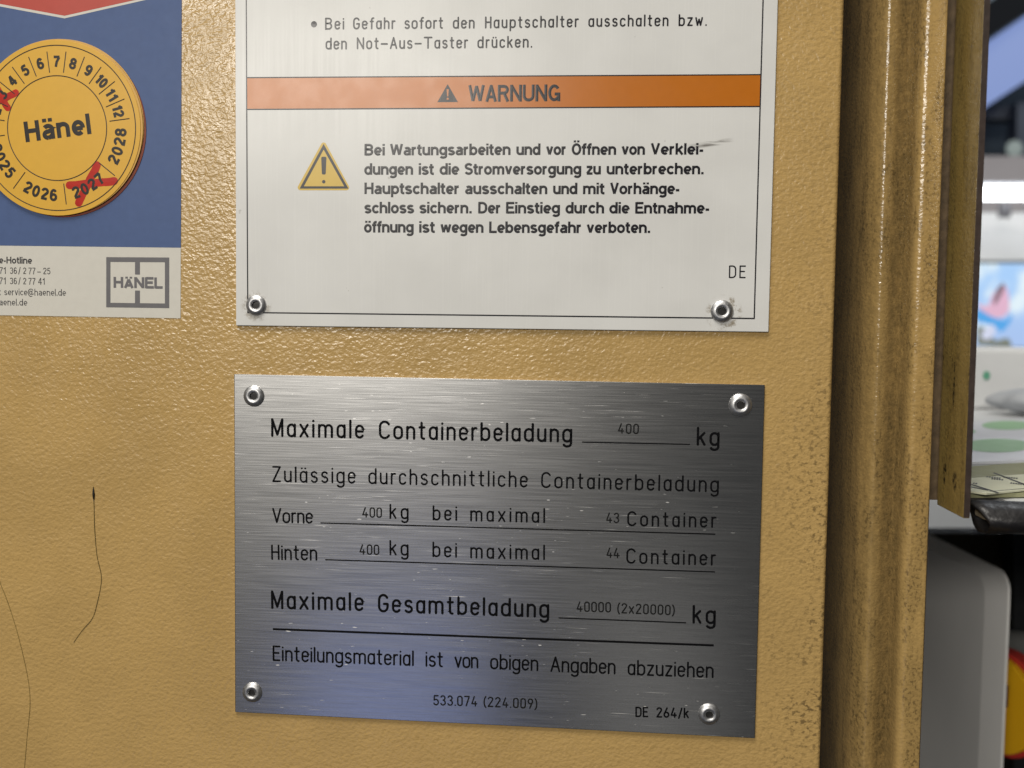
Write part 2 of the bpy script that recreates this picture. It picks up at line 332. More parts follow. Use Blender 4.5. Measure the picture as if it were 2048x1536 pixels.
def word(mb, txt, x0, y0, x1, y1, cap, wt, font='iso', d=0.0, h=0.000008):
    """one word between two photo-measured baseline points; cap and wt (stroke width) in the same pixel unit"""
    p0, p1 = at(x0, y0, d), at(x1, y1, d)
    L = (p1 - p0).length; e1 = (p1 - p0) / L; e2 = Vector((-e1.z, 0, e1.x)); nn = Vector((0, -1, 0))
    if e2.z < 0: e2 = -e2
    xm, ym = (x0 + x1) / 2, (y0 + y1) / 2
    mm = (at(xm, ym - 10, d) - at(xm, ym, d)).length / 10          # metres per pixel here
    sw = wt * mm; org = p0 + nn * LIFT
    g = ISO if font == 'iso' else GROT
    if font == 'iso':
        s = (cap * mm - sw) / 10
        tot = sum(g[c][0] for c in txt) * s + sw
        n = len(txt); gap = (L - tot) / (n - 1) if n > 1 else 0
        sx = s
        if n > 1 and (gap < sw * 1.25 or gap > 0.42 * cap * mm):    # keep the letterspacing believable
            gap = min(max(gap, sw * 1.25), 0.42 * cap * mm)
            sx = (L - sw - gap * (n - 1)) / max(1e-6, sum(g[c][0] for c in txt))
        x = sw / 2
        for c in txt:
            for st in g[c][1]:
                mb.stroke([(x + u * sx, sw / 2 + v * s) for u, v in st], sw / 2, h, (org, e1, e2, nn))
            x += g[c][0] * sx + gap
    else:
        s = cap * mm / 10
        nat = sum(g[c][0] for c in txt) + 0.2 * (len(txt) - 1)
        sx = L / nat; x = 0
        for c in txt:
            for st in g[c][1]:
                mb.stroke([(x + u * sx, v * s) for u, v in st], sw / 2, h, (org, e1, e2, nn), cap='butt')
            x += (g[c][0] + 0.2) * sx
def line(mb, x0, y0, x1, y1, wt, d=0.0, cap='butt'):
    p0, p1 = at(x0, y0, d), at(x1, y1, d)
    L = (p1 - p0).length; e1 = (p1 - p0) / L; e2 = Vector((-e1.z, 0, e1.x))
    mm = (at(x0, y0 - 10, d) - at(x0, y0, d)).length / 10
    mb.stroke([(0, 0), (L, 0)], wt * mm / 2, 0.000008, (p0 + Vector((0, -LIFT, 0)), e1, e2, Vector((0, -1, 0))), cap)

# ------------------------------------------------------------------ materials
def paint(name, base, edge_dirt=None, bump=1.0, grime=0.25, vertical=False, rough=0.29, grime_shade_bands=None, spot=None):
    m, n = mat(name)
    wob = n.n('ShaderNodeVectorMath', operation='ADD')
    nz = n.n('ShaderNodeTexNoise'); n.put(nz.inputs['Vector'], n.co); nz.inputs['Scale'].default_value = 160
    sc = n.n('ShaderNodeVectorMath', operation='SCALE'); n.put(sc.inputs[0], nz.outputs['Color']); sc.inputs['Scale'].default_value = 0.0016
    n.put(wob.inputs[0], n.co); n.put(wob.inputs[1], sc.outputs[0])
    st = n.mapping(scale=(0.85, 0.85, 1.0), rot=(0, math.radians(14), 0), src=wob.outputs[0])
    peel = n.math('ADD', n.math('MULTIPLY', n.noise(840, 1.0, 0.5, st), 0.85), n.math('MULTIPLY', n.voronoi(640, st), 0.30))
    big = n.noise(28, 3)
    tone = n.mix(n.ramp(big, 0.35, 0.65), tuple(c * 0.95 for c in base), tuple(c * 1.04 for c in base))
    tone = n.mix(n.ramp(peel, 0.46, 0.32, 0, 0.22), tone, tuple(c * 0.66 for c in base))       # darker tone in the hollows
    if edge_dirt:                                                                               # black dirt in the pores, worst near the edge
        v = n.xyz()
        near = n.ramp(v[0], edge_dirt[0] - edge_x0, edge_dirt[1] - edge_x0)
        low = n.ramp(v[2], 0.62, 0.42, 0.3, 1.0)
        pits = n.ramp(n.noise(620, 2.0, 0.6, n.mapping(scale=(0.8, 0.8, 1))), 0.50, 0.36)
        patch = n.ramp(n.noise(45, 3), 0.40, 0.60)
        f = n.math('MULTIPLY', n.math('MULTIPLY', near, low), n.math('MULTIPLY', pits, n.math('ADD', n.math('MULTIPLY', patch, 0.8), 0.25)), clamp=True)
        tone = n.mix(n.math('MULTIPLY', f, .8), tone, (0.075, 0.048, 0.02))
    if vertical:                                                                                # greasy streaks along the frame
        pits = n.ramp(n.noise(900, 3, 0.65, n.mapping(scale=(1, 1, 0.7))), 0.52, 0.36)
        strk = n.ramp(n.noise(110, 3, 0.6, n.mapping(scale=(1.5, 1.5, 0.35))), 0.42, 0.64)
        tone = n.mix(n.math('MULTIPLY', n.math('MULTIPLY', pits, n.math('ADD', n.math('MULTIPLY', strk, .8), .12)), 0.75), tone, (0.045, 0.03, 0.014))
        tone = n.mix(n.math('MULTIPLY', strk, grime), tone, tuple(c * 0.45 for c in base))
        if grime_shade_bands:                                                                               # groove and ridge shade painted into the colour, broken up by grime speckle
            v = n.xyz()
            for (x0, x1, amt) in grime_shade_bands:
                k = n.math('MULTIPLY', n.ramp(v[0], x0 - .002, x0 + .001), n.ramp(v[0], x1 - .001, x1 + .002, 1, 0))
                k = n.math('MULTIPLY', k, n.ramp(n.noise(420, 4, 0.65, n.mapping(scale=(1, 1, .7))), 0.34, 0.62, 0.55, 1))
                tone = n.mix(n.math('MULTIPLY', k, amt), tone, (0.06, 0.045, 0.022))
        if spot:
            v = n.xyz()
            for (cy, cz, ry, rz) in spot:
                dy = n.math('DIVIDE', n.math('SUBTRACT', v[1], cy), ry); dz = n.math('DIVIDE', n.math('SUBTRACT', v[2], cz), rz)
                d2 = n.math('ADD', n.math('MULTIPLY', dy, dy), n.math('MULTIPLY', dz, dz))
                k = n.math('MULTIPLY', n.ramp(d2, .15, 1.0, 1, 0), n.ramp(n.noise(420, 3, .6), .42, .54))
                tone = n.mix(k, tone, (0.012, 0.010, 0.006))
    n.set(Base_Color=tone, Roughness=n.ramp(n.noise(90, 3), 0.3, 0.7, rough - 0.04, rough + 0.04), Normal=n.bump(peel, bump, 0.0012))
    n.b.inputs['Specular IOR Level'].default_value = 0.5
    return m
edge_x0 = at(1665, 768).x; ZB_ = -0.55
BEIGE = (0.485, 0.318, 0.118)
M_panel = paint('beige_peel_paint', BEIGE, edge_dirt=(0.050, 0.093), bump=0.23, rough=0.265)
def px_x(px, d, py=640): return at(px, py, d).x
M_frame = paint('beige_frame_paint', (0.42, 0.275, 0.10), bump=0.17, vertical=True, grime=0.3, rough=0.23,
                grime_shade_bands=[(px_x(1640, .05) - edge_x0, px_x(1742, .009) - edge_x0, .36), (px_x(1742, .009) - edge_x0, px_x(1782, .007) - edge_x0, .34), (px_x(1782, .007) - edge_x0, px_x(1809, .006) - edge_x0, .55)])
M_flange = paint('shaded_flange_paint', (0.245, 0.172, 0.052), bump=0.14, vertical=True, grime=0.25, spot=[(-.0135, at(1886, 962, -.0135).z - ZB_, .0030, .0042), (-.003, at(1877, 945, -.003).z - ZB_, .0022, .0050), (-.009, at(1880, 772, -.009).z - ZB_, .0012, .011)])  # the cabinet's beige darkened: the flange's shade is put into its base colour
M_edge = plain('dirty_sheet_edge', (0.045, 0.030, 0.024), 0.45, var=0.5, vs=400, bump=0.4)
M_seam = plain('grimy_seam', (0.12, 0.078, 0.038), 0.6, var=0.75, vs=260, bump=0.6, bs=500)

def sign_white():
    m, n = mat('white_printed_aluminium')
    c = n.mix(n.ramp(n.noise(35, 4), 0.3, 0.7), (0.665, 0.662, 0.645), (0.715, 0.712, 0.695))
    spots = n.ramp(n.noise(260, 2, 0.6), 0.235, 0.20)
    c = n.mix(n.math('MULTIPLY', spots, 0.35), c, (0.25, 0.23, 0.19))
    for (px, py, r) in ((1447, 626, 5.2), (514, 612, 4.6)):
        p = at(px, py)
        k = n.math('MULTIPLY', n.ring(p.x - WS.x, p.z - WS.z, r / 1000, 0.0022), n.ramp(n.noise(420, 4, 0.65), 0.44, 0.62))
        c = n.mix(n.math('MULTIPLY', k, 0.8 if px > 1000 else 0.5), c, (0.20, 0.15, 0.08))
    # dark rubbed smear beside the first line of the paragraph
    a, b = at(1362, 297), at(1470, 281)
    ang = math.atan2(b.z - a.z, b.x - a.x); L = (b - a).length
    v = n.xyz(n.mapping(loc=(0, 0, 0), src=n.n('ShaderNodeVectorRotate', rotation_type='Y_AXIS').outputs[0]))
    rot = n.t.nodes[-2] if False else [x for x in n.t.nodes if x.bl_idname == 'ShaderNodeVectorRotate'][-1]
    n.put(rot.inputs['Vector'], n.co); rot.inputs['Center'].default_value = (a.x - WS.x, 0, a.z - WS.z); rot.inputs['Angle'].default_value = ang
    du, dv = n.math('SUBTRACT', v[0], a.x - WS.x), n.math('SUBTRACT', v[2], a.z - WS.z)
    along = n.math('MULTIPLY', n.ramp(du, 0.0, L * 0.5), n.ramp(du, L * 0.72, L, 1, 0))
    across = n.ramp(n.math('ABSOLUTE', dv), 0.0004, 0.0013, 1, 0)
    tex = n.ramp(n.noise(700, 3, 0.6, n.mapping(scale=(0.10, 1, 1.5), rot=(0, ang, 0))), 0.40, 0.62)
    c = n.mix(n.math('MULTIPLY', n.math('MULTIPLY', along, across), n.math('MULTIPLY', tex, 0.85)), c, (0.09, 0.075, 0.06))
    streak = n.noise(900, 2, 0.5, n.mapping(scale=(1, 1, 0.02)))
    n.set(Base_Color=c, Roughness=n.ramp(streak, 0.3, 0.7, 0.25, 0.28), Normal=n.bump(streak, 0.02, 0.0001))
    n.b.inputs['Specular IOR Level'].default_value = 0.20
    return m
def sign_ink(name, c, rough=0.26, var=0.12, spec=0.27):
    m, n = mat(name)
    n.set(Base_Color=n.mix(n.noise(300, 3), tuple(x * (1 - var) for x in c), tuple(x * (1 + var) for x in c)), Roughness=n.ramp(n.noise(120, 2), 0.3, 0.7, rough - 0.012, rough + 0.012))
    n.b.inputs['Specular IOR Level'].default_value = spec
    return m
def brushed():
    m, n = mat('brushed_metal')
    fine = n.math('ADD', n.math('MULTIPLY', n.noise(1.0, 2, 0.6, n.mapping(scale=(45, 1, 2600))), .6), n.math('MULTIPLY', n.noise(1.0, 2, 0.6, n.mapping(scale=(110, 1, 3600), loc=(3, 0, 5))), .4))
    mid = n.noise(1.0, 2, 0.5, n.mapping(scale=(30, 1, 2300)))
    scr = n.ramp(n.noise(1.0, 2, 0.6, n.mapping(scale=(38, 1, 3000), rot=(0, math.radians(1.2), 0))), 0.64, 0.76)
    scr = n.math('MULTIPLY', scr, n.ramp(n.noise(16, 2), 0.42, 0.58))
    nick = n.math('MULTIPLY', n.ramp(n.noise(1.0, 1, 0.5, n.mapping(scale=(260, 1, 1500), rot=(0, math.radians(-38), 0))), 0.72, 0.80), n.ramp(n.noise(30, 2), 0.45, 0.58))
    marks = n.math('MAXIMUM', scr, nick)
    c = n.mix(n.ramp(fine, .2, .8), (0.56, 0.555, 0.548), (0.76, 0.752, 0.742))
    c = n.mix(n.math('MULTIPLY', marks, .25), c, (0.82, 0.80, 0.76))
    n.set(Base_Color=c, Metallic=1.0, Roughness=n.math('ADD', n.ramp(mid, 0.3, 0.7, 0.22, 0.255), n.math('MULTIPLY', marks, 0.35)),
          Normal=n.bump(fine, 0.10, 0.00012), Anisotropic=0.56, Anisotropic_Rotation=0.25)
    t = n.n('ShaderNodeTangent', direction_type='UV_MAP'); t.uv_map = 'UVMap'
    n.set(Tangent=t.outputs[0])
    return m
WS = at(1004, 651)                        # foot of the white sign
M_white = sign_white()
M_black = sign_ink('black_print', (0.010, 0.0095, 0.014), 0.27)
M_orange = sign_ink('orange_print', (0.50, 0.150, 0.010), 0.26, 0.05, spec=0.30)
M_yellow = sign_ink('yellow_print', (0.62, 0.42, 0.06), 0.27, 0.05)
M_engrave = plain('engraved_black', (0.004, 0.004, 0.005), 0.6, spec=0.06)
M_stamp = plain('stamped_grey', (0.010, 0.010, 0.010), 0.5, spec=0.15)
M_brush = brushed()
M_rivet = plain('rivet_aluminium', (0.56, 0.56, 0.57), 0.45, metal=1.0, var=0.15, vs=500, bump=0.15, bs=900)
M_hole = plain('rivet_mandrel', (0.012, 0.011, 0.01), 0.5)
M_blue = sign_ink('blue_label_print', (0.075, 0.118, 0.255), 0.42, 0.10, spec=0.16)
M_red = sign_ink('red_label_print', (0.47, 0.075, 0.055), 0.36, 0.06, spec=0.16)
M_paper = sign_ink('white_label_print', (0.64, 0.615, 0.555), 0.38, 0.05, spec=0.16)
M_grey = sign_ink('grey_label_print', (0.155, 0.15, 0.158), 0.36, spec=0.16)
M_text = sign_ink('dark_grey_print', (0.055, 0.052, 0.055), 0.38, spec=0.16)
M_disc = sign_ink('golden_sticker', (0.70, 0.40, 0.052), 0.33, 0.05, spec=0.16)
M_disc_edge = sign_ink('golden_sticker_edge', (0.62, 0.36, 0.085), 0.33, 0.08, spec=0.16)
M_rim = sign_ink('red_sticker_edge', (0.20, 0.035, 0.012), 0.35, 0.3, spec=0.16)
M_disc_ink = sign_ink('sticker_print', (0.028, 0.024, 0.022), 0.36, spec=0.16)
M_marker = sign_ink('red_marker_ink', (0.46, 0.018, 0.007), 0.30, 0.25, spec=0.16)
M_hair = plain('hair_fibre', (0.14, 0.10, 0.03), 0.45); M_hair_pale = plain('pale_hair_fibre', (0.25, 0.175, 0.05), 0.45)
M_hair_tip = plain('hair_root', (0.01, 0.009, 0.006), 0.5)

# ------------------------------------------------------------------ cabinet: front panel, grooved frame, projecting flange
ZT, ZB = 0.42, -0.55
edge_x = at(1665, 768).x
cab = empty('storage_cabinet', (edge_x, 0, ZB), 'beige orange-peel painted steel cabinet front with a grimy grooved frame on its right', 'cabinet')
mb = MB()
R = 0.0016
prof = [(-0.62, 0.02), (-0.62, 0)] + [(edge_x - R + R * math.sin(a), R - R * math.cos(a)) for a in [math.radians(15 * i) for i in range(7)]] + [(edge_x, 0.016)]
mb.extrude(prof, ZB, ZT)
mb.build('front_panel', M_panel, cab)
def smooth_curve(pts, k=6):
    out = []
    for i in range(len(pts) - 1):
        p0, p1, p2, p3 = pts[max(i - 1, 0)], pts[i], pts[i + 1], pts[min(i + 2, len(pts) - 1)]
        for j in range(k):
            t = j / k
            out.append(tuple(0.5 * (2 * p1[a] + (p2[a] - p0[a]) * t + (2 * p0[a] - 5 * p1[a] + 4 * p2[a] - p3[a]) * t * t + (3 * p1[a] - p0[a] - 3 * p2[a] + p3[a]) * t ** 3) for a in (0, 1)))
    return out + [pts[-1]]
A = [(px_x(1655, .052), .052), (px_x(1682, .036), .036), (px_x(1704, .023), .023), (px_x(1724, .0135), .0135), (px_x(1738, .0092), .0092),
     (px_x(1748, .0072), .0072), (px_x(1756, .0063), .0063), (px_x(1763, .0061), .0061), (px_x(1772, .0065), .0065), (px_x(1782, .0076), .0076), (px_x(1791, .0086), .0086), (px_x(1800, .0097), .0097)]
B = [(px_x(1794, .0105), .0105), (px_x(1800, .0086), .0086), (px_x(1804, .0071), .0071), (px_x(1809, .0052), .0052), (px_x(1814, .0030), .0030), (px_x(1820, .0010), .0010), (px_x(1827, -.0003), -.0003), (px_x(1835, -.0009), -.0009), (px_x(1844, -.00105), -.00105), (px_x(1866, -.00105), -.00105)]
xe = px_x(1872.5, -.001)
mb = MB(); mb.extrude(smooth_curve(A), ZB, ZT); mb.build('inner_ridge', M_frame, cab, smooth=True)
Bc = smooth_curve(B) + [(xe - .0004, -.00105), (xe - .0001, -.0009), (xe, -.0005), (xe, 0.004)]
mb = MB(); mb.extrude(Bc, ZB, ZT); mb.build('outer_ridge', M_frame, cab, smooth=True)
xs = px_x(1888, .004)
mb = MB(); mb.box((xe - .001, .004, ZB), (xe + .0017, .0056, ZT)); mb.build('seam_strip', M_seam, cab)
mb = MB(); mb.box((xe + .0002, .0085, at(1939, 1037, -.023).z + .001), (xs + .002, .0100, ZT)); mb.build('flange_foot', M_seam, cab)
fl_top, fl_bot = ZT, at(1939, 1037, -.023).z
mb = MB(); mb.box((xs, -.0230, fl_bot), (xs + .0021, .004 - .0001, fl_top)); mb.build('side_flange', M_flange, cab, bevel=.0002)
mb = MB(); mb.box((xs + .00005, -.0234, fl_bot + .0004), (xs + .00205, -.0231, fl_top)); mb.build('flange_edge', M_edge, cab)

# ------------------------------------------------------------------ rivet, copied on both plates
RIV = None
def place_rivet(parent, px, py, d, scale=1.0, tilt=(0, 0, 0), spin=0.0):
    global RIV
    if RIV is None:
        mbr = MB(); mbr.lathe([(.0041, 0), (.0041, .0003), (.0038, .0006), (.0033, .00095), (.0027, .00122), (.0024, .00128), (.0022, .00122), (.0017, .00118), (.0015, .0010), (.0014, .0002)])
        mbh = MB(); mbh.lathe([(.00142, .00018), (.0008, .00025), (.00001, .00022)], 24)
        def mk(m, name, mt):
            me = bpy.data.meshes.new(name); me.from_pydata(m.v, [], m.f); me.materials.append(mt)
            for f in me.polygons: f.use_smooth = True
            return me
        RIV = mk(mbr, 'rivet', M_rivet), mk(mbh, 'mandrel', M_hole)
    r = bpy.data.objects.new('rivet', RIV[0]); COL.objects.link(r); r.parent = parent
    r.location = at(px, py, d) - parent.location; r.scale = (scale,) * 3; r.rotation_euler = (tilt[0], spin, tilt[2])
    h = bpy.data.objects.new('mandrel', RIV[1]); COL.objects.link(h); h.parent = r
    return r

# ------------------------------------------------------------------ white warning sign
TW = 0.0011
ws = empty('warning_sign', WS, 'white aluminium warning sign with orange band, riveted above the bare metal load plate', 'sign')
mb = MB()
tl, tr = at(469, -420, -TW), at(1568, -420, -TW)
mb.slab([at(472, 651, -TW), at(1537, 664, -TW), tr, tl], TW - .0002)
mb.build('plate', M_white, ws, bevel=.0002)
FW = -TW
mb = MB(); mb.slab([at(494, 218.4, FW) + Vector((0, -.00002, 0)), at(1519.5, 212.6, FW) + Vector((0, -.00002, 0)), at(1520.5, 149.8, FW) + Vector((0, -.00002, 0)), at(494, 155.6, FW) + Vector((0, -.00002, 0))], .00001)
mb.build('orange_band', M_orange, ws)
mb = MB()
line(mb, 493, 155.3, 1521, 149.3, 2.4, FW); line(mb, 494, 218.8, 1520, 213.0, 2.4, FW)
mb.build('band_rule', M_black, ws)
mb = MB()
line(mb, 491, -400, 493.5, 217, 2.4, FW); line(mb, 493.5, 217, 495.6, 626, 2.6, FW); line(mb, 494.4, 625, 1508.6, 637, 2.7, FW); line(mb, 1508.4, 638.2, 1526.2, 0, 2.7, FW); line(mb, 1526.2, 0, 1537, -400, 2.6, FW)
mb.build('border_line', M_black, ws)
mb = MB()
c0 = at(627.9, 48.5, FW); rb = (at(634, 48.5, FW) - c0).length
mb.add([c0 + Vector((0, -.00006, 0))] + [c0 + Vector((rb * math.cos(a), -.00003, rb * math.sin(a))) for a in [2 * math.pi * i / 20 for i in range(20)]], [(0, 1 + i, 1 + (i + 1) % 20) for i in range(20)])
for t in (('Bei', 650, 59.8, 688.5, 59.3), ('Gefahr', 706, 59.2, 790.6, 58.6), ('sofort', 808.6, 58.4, 886.3, 57.8), ('den', 905.4, 57.8, 949.2, 57.4),
          ('Hauptschalter', 969.7, 57.2, 1157.2, 54.8), ('ausschalten', 1176.4, 54.3, 1336.9, 52.7), ('bzw.', 1356.8, 52.6, 1413.7, 51.9)):
    word(mb, *t, 24.3, 3.4, d=FW)
mb.build('lettering', M_black, ws)
mb = MB()
for t in (('den', 651, 99.4, 693.8, 99.2), ('Not-Aus-Taster', 713.4, 98.9, 935.8, 97.0), ('drücken.', 954.6, 96.8, 1064.5, 95.4)):
    word(mb, *t, 24.3, 3.4, d=FW)
mb.build('lettering', M_black, ws)
def tri(mb, a, b, c, lift, inner=None):
    o = [p + Vector((0, -lift, 0)) for p in (a, b, c)]
    if inner is None: mb.add(o, [(0, 1, 2)])
    else:
        i = [p + Vector((0, -lift, 0)) for p in inner]
        mb.add(o + i, [(0, 1, 4, 3), (1, 2, 5, 4), (2, 0, 3, 5)])
def P(*p): return at(p[0], p[1], FW)
mb = MB(); tri(mb, P(895.3, 168.2), P(874.6, 204.4), P(916, 204.2), .00003); sym = mb.build('band_symbol', M_black, ws)
mb = MB()
c0 = P(895.3, 178); mmp = (P(895, 178) - P(895, 188)).length / 10
mb.add([p + Vector((0, -.00005, 0)) for p in (P(893.2, 178.5), P(897.6, 178.5), P(896.5, 193), P(894.3, 193))], [(0, 1, 2, 3)])
c0 = P(895.4, 197.6); mb.add([c0 + Vector((2.3 * mmp * math.cos(a), -.00005, 2.3 * mmp * math.sin(a))) for a in [2 * math.pi * i / 14 for i in range(14)]], [tuple(range(14))])
mb.build('exclamation_mark', M_orange, sym)
mb = MB(); word(mb, 'WARNUNG', 936.3, 203.8, 1121.1, 202.4, 33.6, 6.0, 'grot', d=FW - .00002); mb.build('lettering', M_black, ws)
# hazard triangle: yellow field with rounded corners, black frame, exclamation mark
def rounded(pts, r, n=6):
    out = []
    for i, p in enumerate(pts):
        a, b = (pts[i - 1] - p).normalized(), (pts[(i + 1) % len(pts)] - p).normalized()
        th = math.acos(max(-1, min(1, a.dot(b)))); t = r / math.tan(th / 2)
        c = p + (a + b).normalized() * (r / math.sin(th / 2)); s, e = p + a * t - c, p + b * t - c
        for k in range(n + 1):
            v = s.lerp(e, k / n); out.append(c + v.normalized() * r)
    return out
mb = MB(); pts = rounded([P(647.4, 279), P(591.5, 380.6), P(702.2, 380.6)], .00105)
mb.add([p + Vector((0, -.00002, 0)) for p in pts], [tuple(range(len(pts)))]); hz = mb.build('hazard_triangle', M_yellow, ws)
mb = MB(); tri(mb, P(647.3, 288), P(599.2, 377.2), P(697, 377.2), .00004, (P(647.3, 299), P(607.8, 372.6), P(688.4, 372.6))); mb.build('triangle_frame', M_black, hz)
mb = MB()
mb.add([p + Vector((0, -.00005, 0)) for p in rounded([P(642.4, 313.5), P(643.8, 349), P(651.4, 349), P(653, 313.5)], .0005)], [tuple(range(28))])
c0 = P(647.5, 363.4); mb.add([c0 + Vector((3.6 * mmp * math.cos(a), -.00005, 3.6 * mmp * math.sin(a))) for a in [2 * math.pi * i / 18 for i in range(18)]], [tuple(range(18))])
mb.build('exclamation_mark', M_black, hz)
for row in (
    (('Bei', 728.5, 310.9, 770, 310.9), ('Wartungsarbeiten', 779.9, 310.8, 1021.3, 310), ('und', 1032.3, 310, 1080.9, 309.9), ('vor', 1091.9, 309.9, 1132.6, 309.8), ('Öffnen', 1143, 309.8, 1232.4, 309.7), ('von', 1242.8, 309.7, 1289.9, 309.5), ('Verklei-', 1300.8, 309.4, 1407.4, 309.2)),
    (('dungen', 728.5, 349.4, 826.4, 349.4), ('ist', 837, 349.4, 867.9, 349.4), ('die', 878.9, 349.3, 918.5, 349.3), ('Stromversorgung', 928.6, 349.2, 1162.7, 349), ('zu', 1172.3, 349, 1201.8, 348.9), ('unterbrechen.', 1212.7, 348.9, 1408.3, 348.6)),
    (('Hauptschalter', 728.5, 388, 919.1, 388.2), ('ausschalten', 929.5, 388.2, 1094.9, 388.4), ('und', 1105.8, 388.4, 1154.8, 388.4), ('mit', 1165.4, 388.4, 1209.2, 388.4), ('Vorhänge-', 1219.6, 388.4, 1359.6, 388.3)),
    (('schloss', 728.5, 426.6, 828.3, 426.6), ('sichern.', 838.4, 426.6, 944.5, 426.8), ('Der', 956, 426.8, 1002, 426.9), ('Einstieg', 1011.5, 426.9, 1120.3, 427), ('durch', 1130.7, 427, 1208.4, 427), ('die', 1218.2, 427, 1259.2, 427.1), ('Entnahme-', 1269.9, 427.1, 1419.2, 427.2)),
    (('öffnung', 728, 465, 827.5, 465.2), ('ist', 837.9, 465.3, 869.9, 465.4), ('wegen', 880.8, 465.5, 967.2, 465.7), ('Lebensgefahr', 977.9, 465.8, 1163.2, 466.2), ('verboten.', 1173, 466.1, 1301.3, 466))):
    mb = MB()
    for t in row: word(mb, *t, 23.0, 4.9, 'grot', d=FW)
    mb.build('lettering', M_black, ws)
mb = MB(); word(mb, 'DE', 1457.5, 556.3, 1491.4, 556.5, 25.6, 2.8, d=FW); mb.build('lettering', M_black, ws)
place_rivet(ws, 512.5, 610.5, FW, 0.98); place_rivet(ws, 1444, 622.5, FW, 1.03)

# ------------------------------------------------------------------ bare metal load plate
TM = 0.0009; FM = -TM
LS = at(990, 1450)
lp = empty('load_plate', LS, 'brushed bare metal load plate with black engraved text, below the white sign', 'sign')
mb = MB(); mb.slab([at(470, 1424.5, FM), at(1510, 1477, FM), at(1530, 769.5, FM), at(468, 748, FM)], TM - .0002)
pl = mb.build('plate', M_brush, lp, bevel=.00025)
uv = pl.data.uv_layers.new(name='UVMap')
for l in pl.data.loops:
    v = pl.data.vertices[l.vertex_index].co; uv.data[l.index].uv = (v.x * 4, v.z * 4)
rows = (
    (38.0, 4.9, (('Maximale', 542.3, 874.0, 728.5, 877.6), ('Containerbeladung', 757.7, 878.4, 1144.4, 885.6), ('kg', 1393, 891.5, 1439, 892.4))),
    (32.6, 3.7, (('Zulässige', 544.5, 964.3, 711.3, 967.6), ('durchschnittliche', 736.7, 968.3, 1055.5, 975.2), ('Containerbeladung', 1082, 976, 1437.5, 985))),
    (30.4, 3.7, (('Vorne', 544.7, 1046, 626, 1047.6), ('kg', 779, 1037.9, 817.3, 1038.6), ('bei', 865.2, 1040.9, 914.4, 1041.8), ('maximal', 940.4, 1042.8, 1090.2, 1046.3), ('Container', 1254.3, 1052.4, 1432, 1055.8))),
    (31.0, 3.7, (('Hinten', 542.5, 1119.9, 634.7, 1121.6), ('kg', 779, 1110.9, 817.3, 1111.6), ('bei', 864.7, 1114.2, 913.9, 1115.6), ('maximal', 940.4, 1117, 1090, 1120.2), ('Container', 1252.4, 1127.3, 1431.5, 1131.5))),
    (37.6, 4.9, (('Maximale', 542.3, 1218, 727.7, 1222.6), ('Gesamtbeladung', 755.8, 1224.6, 1098.4, 1236.2), ('kg', 1384.7, 1247.3, 1431.4, 1248.6))),
    (31.4, 3.7, (('Einteilungsmaterial', 545.3, 1322, 827.7, 1332.4), ('ist', 851, 1333.6, 886.3, 1334.8), ('von', 909, 1335.8, 956.8, 1337), ('obigen', 980, 1338.4, 1076.6, 1342.4), ('Angaben', 1100.6, 1343.8, 1231, 1349), ('abzuziehen', 1255.1, 1350.4, 1427.1, 1356.4))),
    (21.0, 3.2, (('DE', 1270.7, 1434.2, 1296.7, 1434.8), ('264/k', 1312.6, 1435.2, 1377.9, 1436.6))))
for cap, wt, ws_ in rows:
    mb = MB()
    for i, t in enumerate(ws_):
        if i and t[1] - ws_[i - 1][3] > 1.35 * cap: mb.build('lettering', M_engrave, lp); mb = MB()
        word(mb, *t, cap, wt, d=FM)
    mb.build('lettering', M_engrave, lp)
for ws_ in ((('400', 1235.7, 867.2, 1277.5, 868.6),), (('400', 724.4, 1035, 764, 1036),), (('43', 1212, 1045.9, 1238.7, 1046.6),), (('400', 718.9, 1109.3, 758.6, 1110.3),), (('44', 1212.7, 1116, 1239.3, 1116.8),),
            (('40000', 1153.1, 1223.6, 1222, 1225.2), ('(2x20000)', 1233.8, 1226.6, 1350, 1231)), (('533.074', 866.6, 1410.8, 954.9, 1413.2), ('(224.009)', 966.4, 1413.6, 1075.2, 1418.4))):
    mb = MB()
    for t in ws_: word(mb, *t, 21.0, 2.8, d=FM)
    mb.build('stamped_number', M_stamp, lp)
for l in ((1164, 884.2, 1380, 888.8, 2.5), (641, 1045.8, 1430.7, 1068.4, 2.5), (650.5, 1119.4, 1430, 1143.8, 2.5), (1117, 1235.8, 1372.4, 1245.6, 2.5), (545.8, 1258.2, 1427.4, 1290.8, 4.2)):
    mb = MB(); line(mb, *l, d=FM); mb.build('rule', M_engrave, lp)
for p in ((508, 792, 1.0), (1481, 810, 1.05), (505, 1384.5, .97), (1418, 1428, 1.0)): place_rivet(lp, p[0], p[1], FM, p[2], spin=p[0])

# ------------------------------------------------------------------ blue service label with white footer
BS = at(129, 633); TB = .00018; FB = -TB
bl = empty('service_label', BS, 'blue adhesive label with red arrow and white hotline footer, left of the white sign', 'label')
mb = MB(); mb.slab([at(-110, 489.8, FB), at(361.6, 495.4, FB), at(364, -240, FB), at(-110, -240, FB)], TB - .00002); mb.build('blue_field', M_blue, bl)
mb = MB(); mb.slab([at(-110, 628.5, FB), at(361, 636.6, FB), at(361.6, 495.6, FB), at(-110, 490, FB)], TB - .00002); mb.build('white_footer', M_paper, bl)
def B_(px, py, l): return at(px, py, FB) + Vector((0, -l, 0))
mb = MB(); mb.add([B_(129, 36.8, .00003), B_(350, -13.5, .00003), B_(350, -230, .00003), B_(-95, -230, .00003), B_(-95, -4.6, .00003)], [(0, 1, 2, 3, 4)]); ar = mb.build('arrow_outline', M_paper, bl)
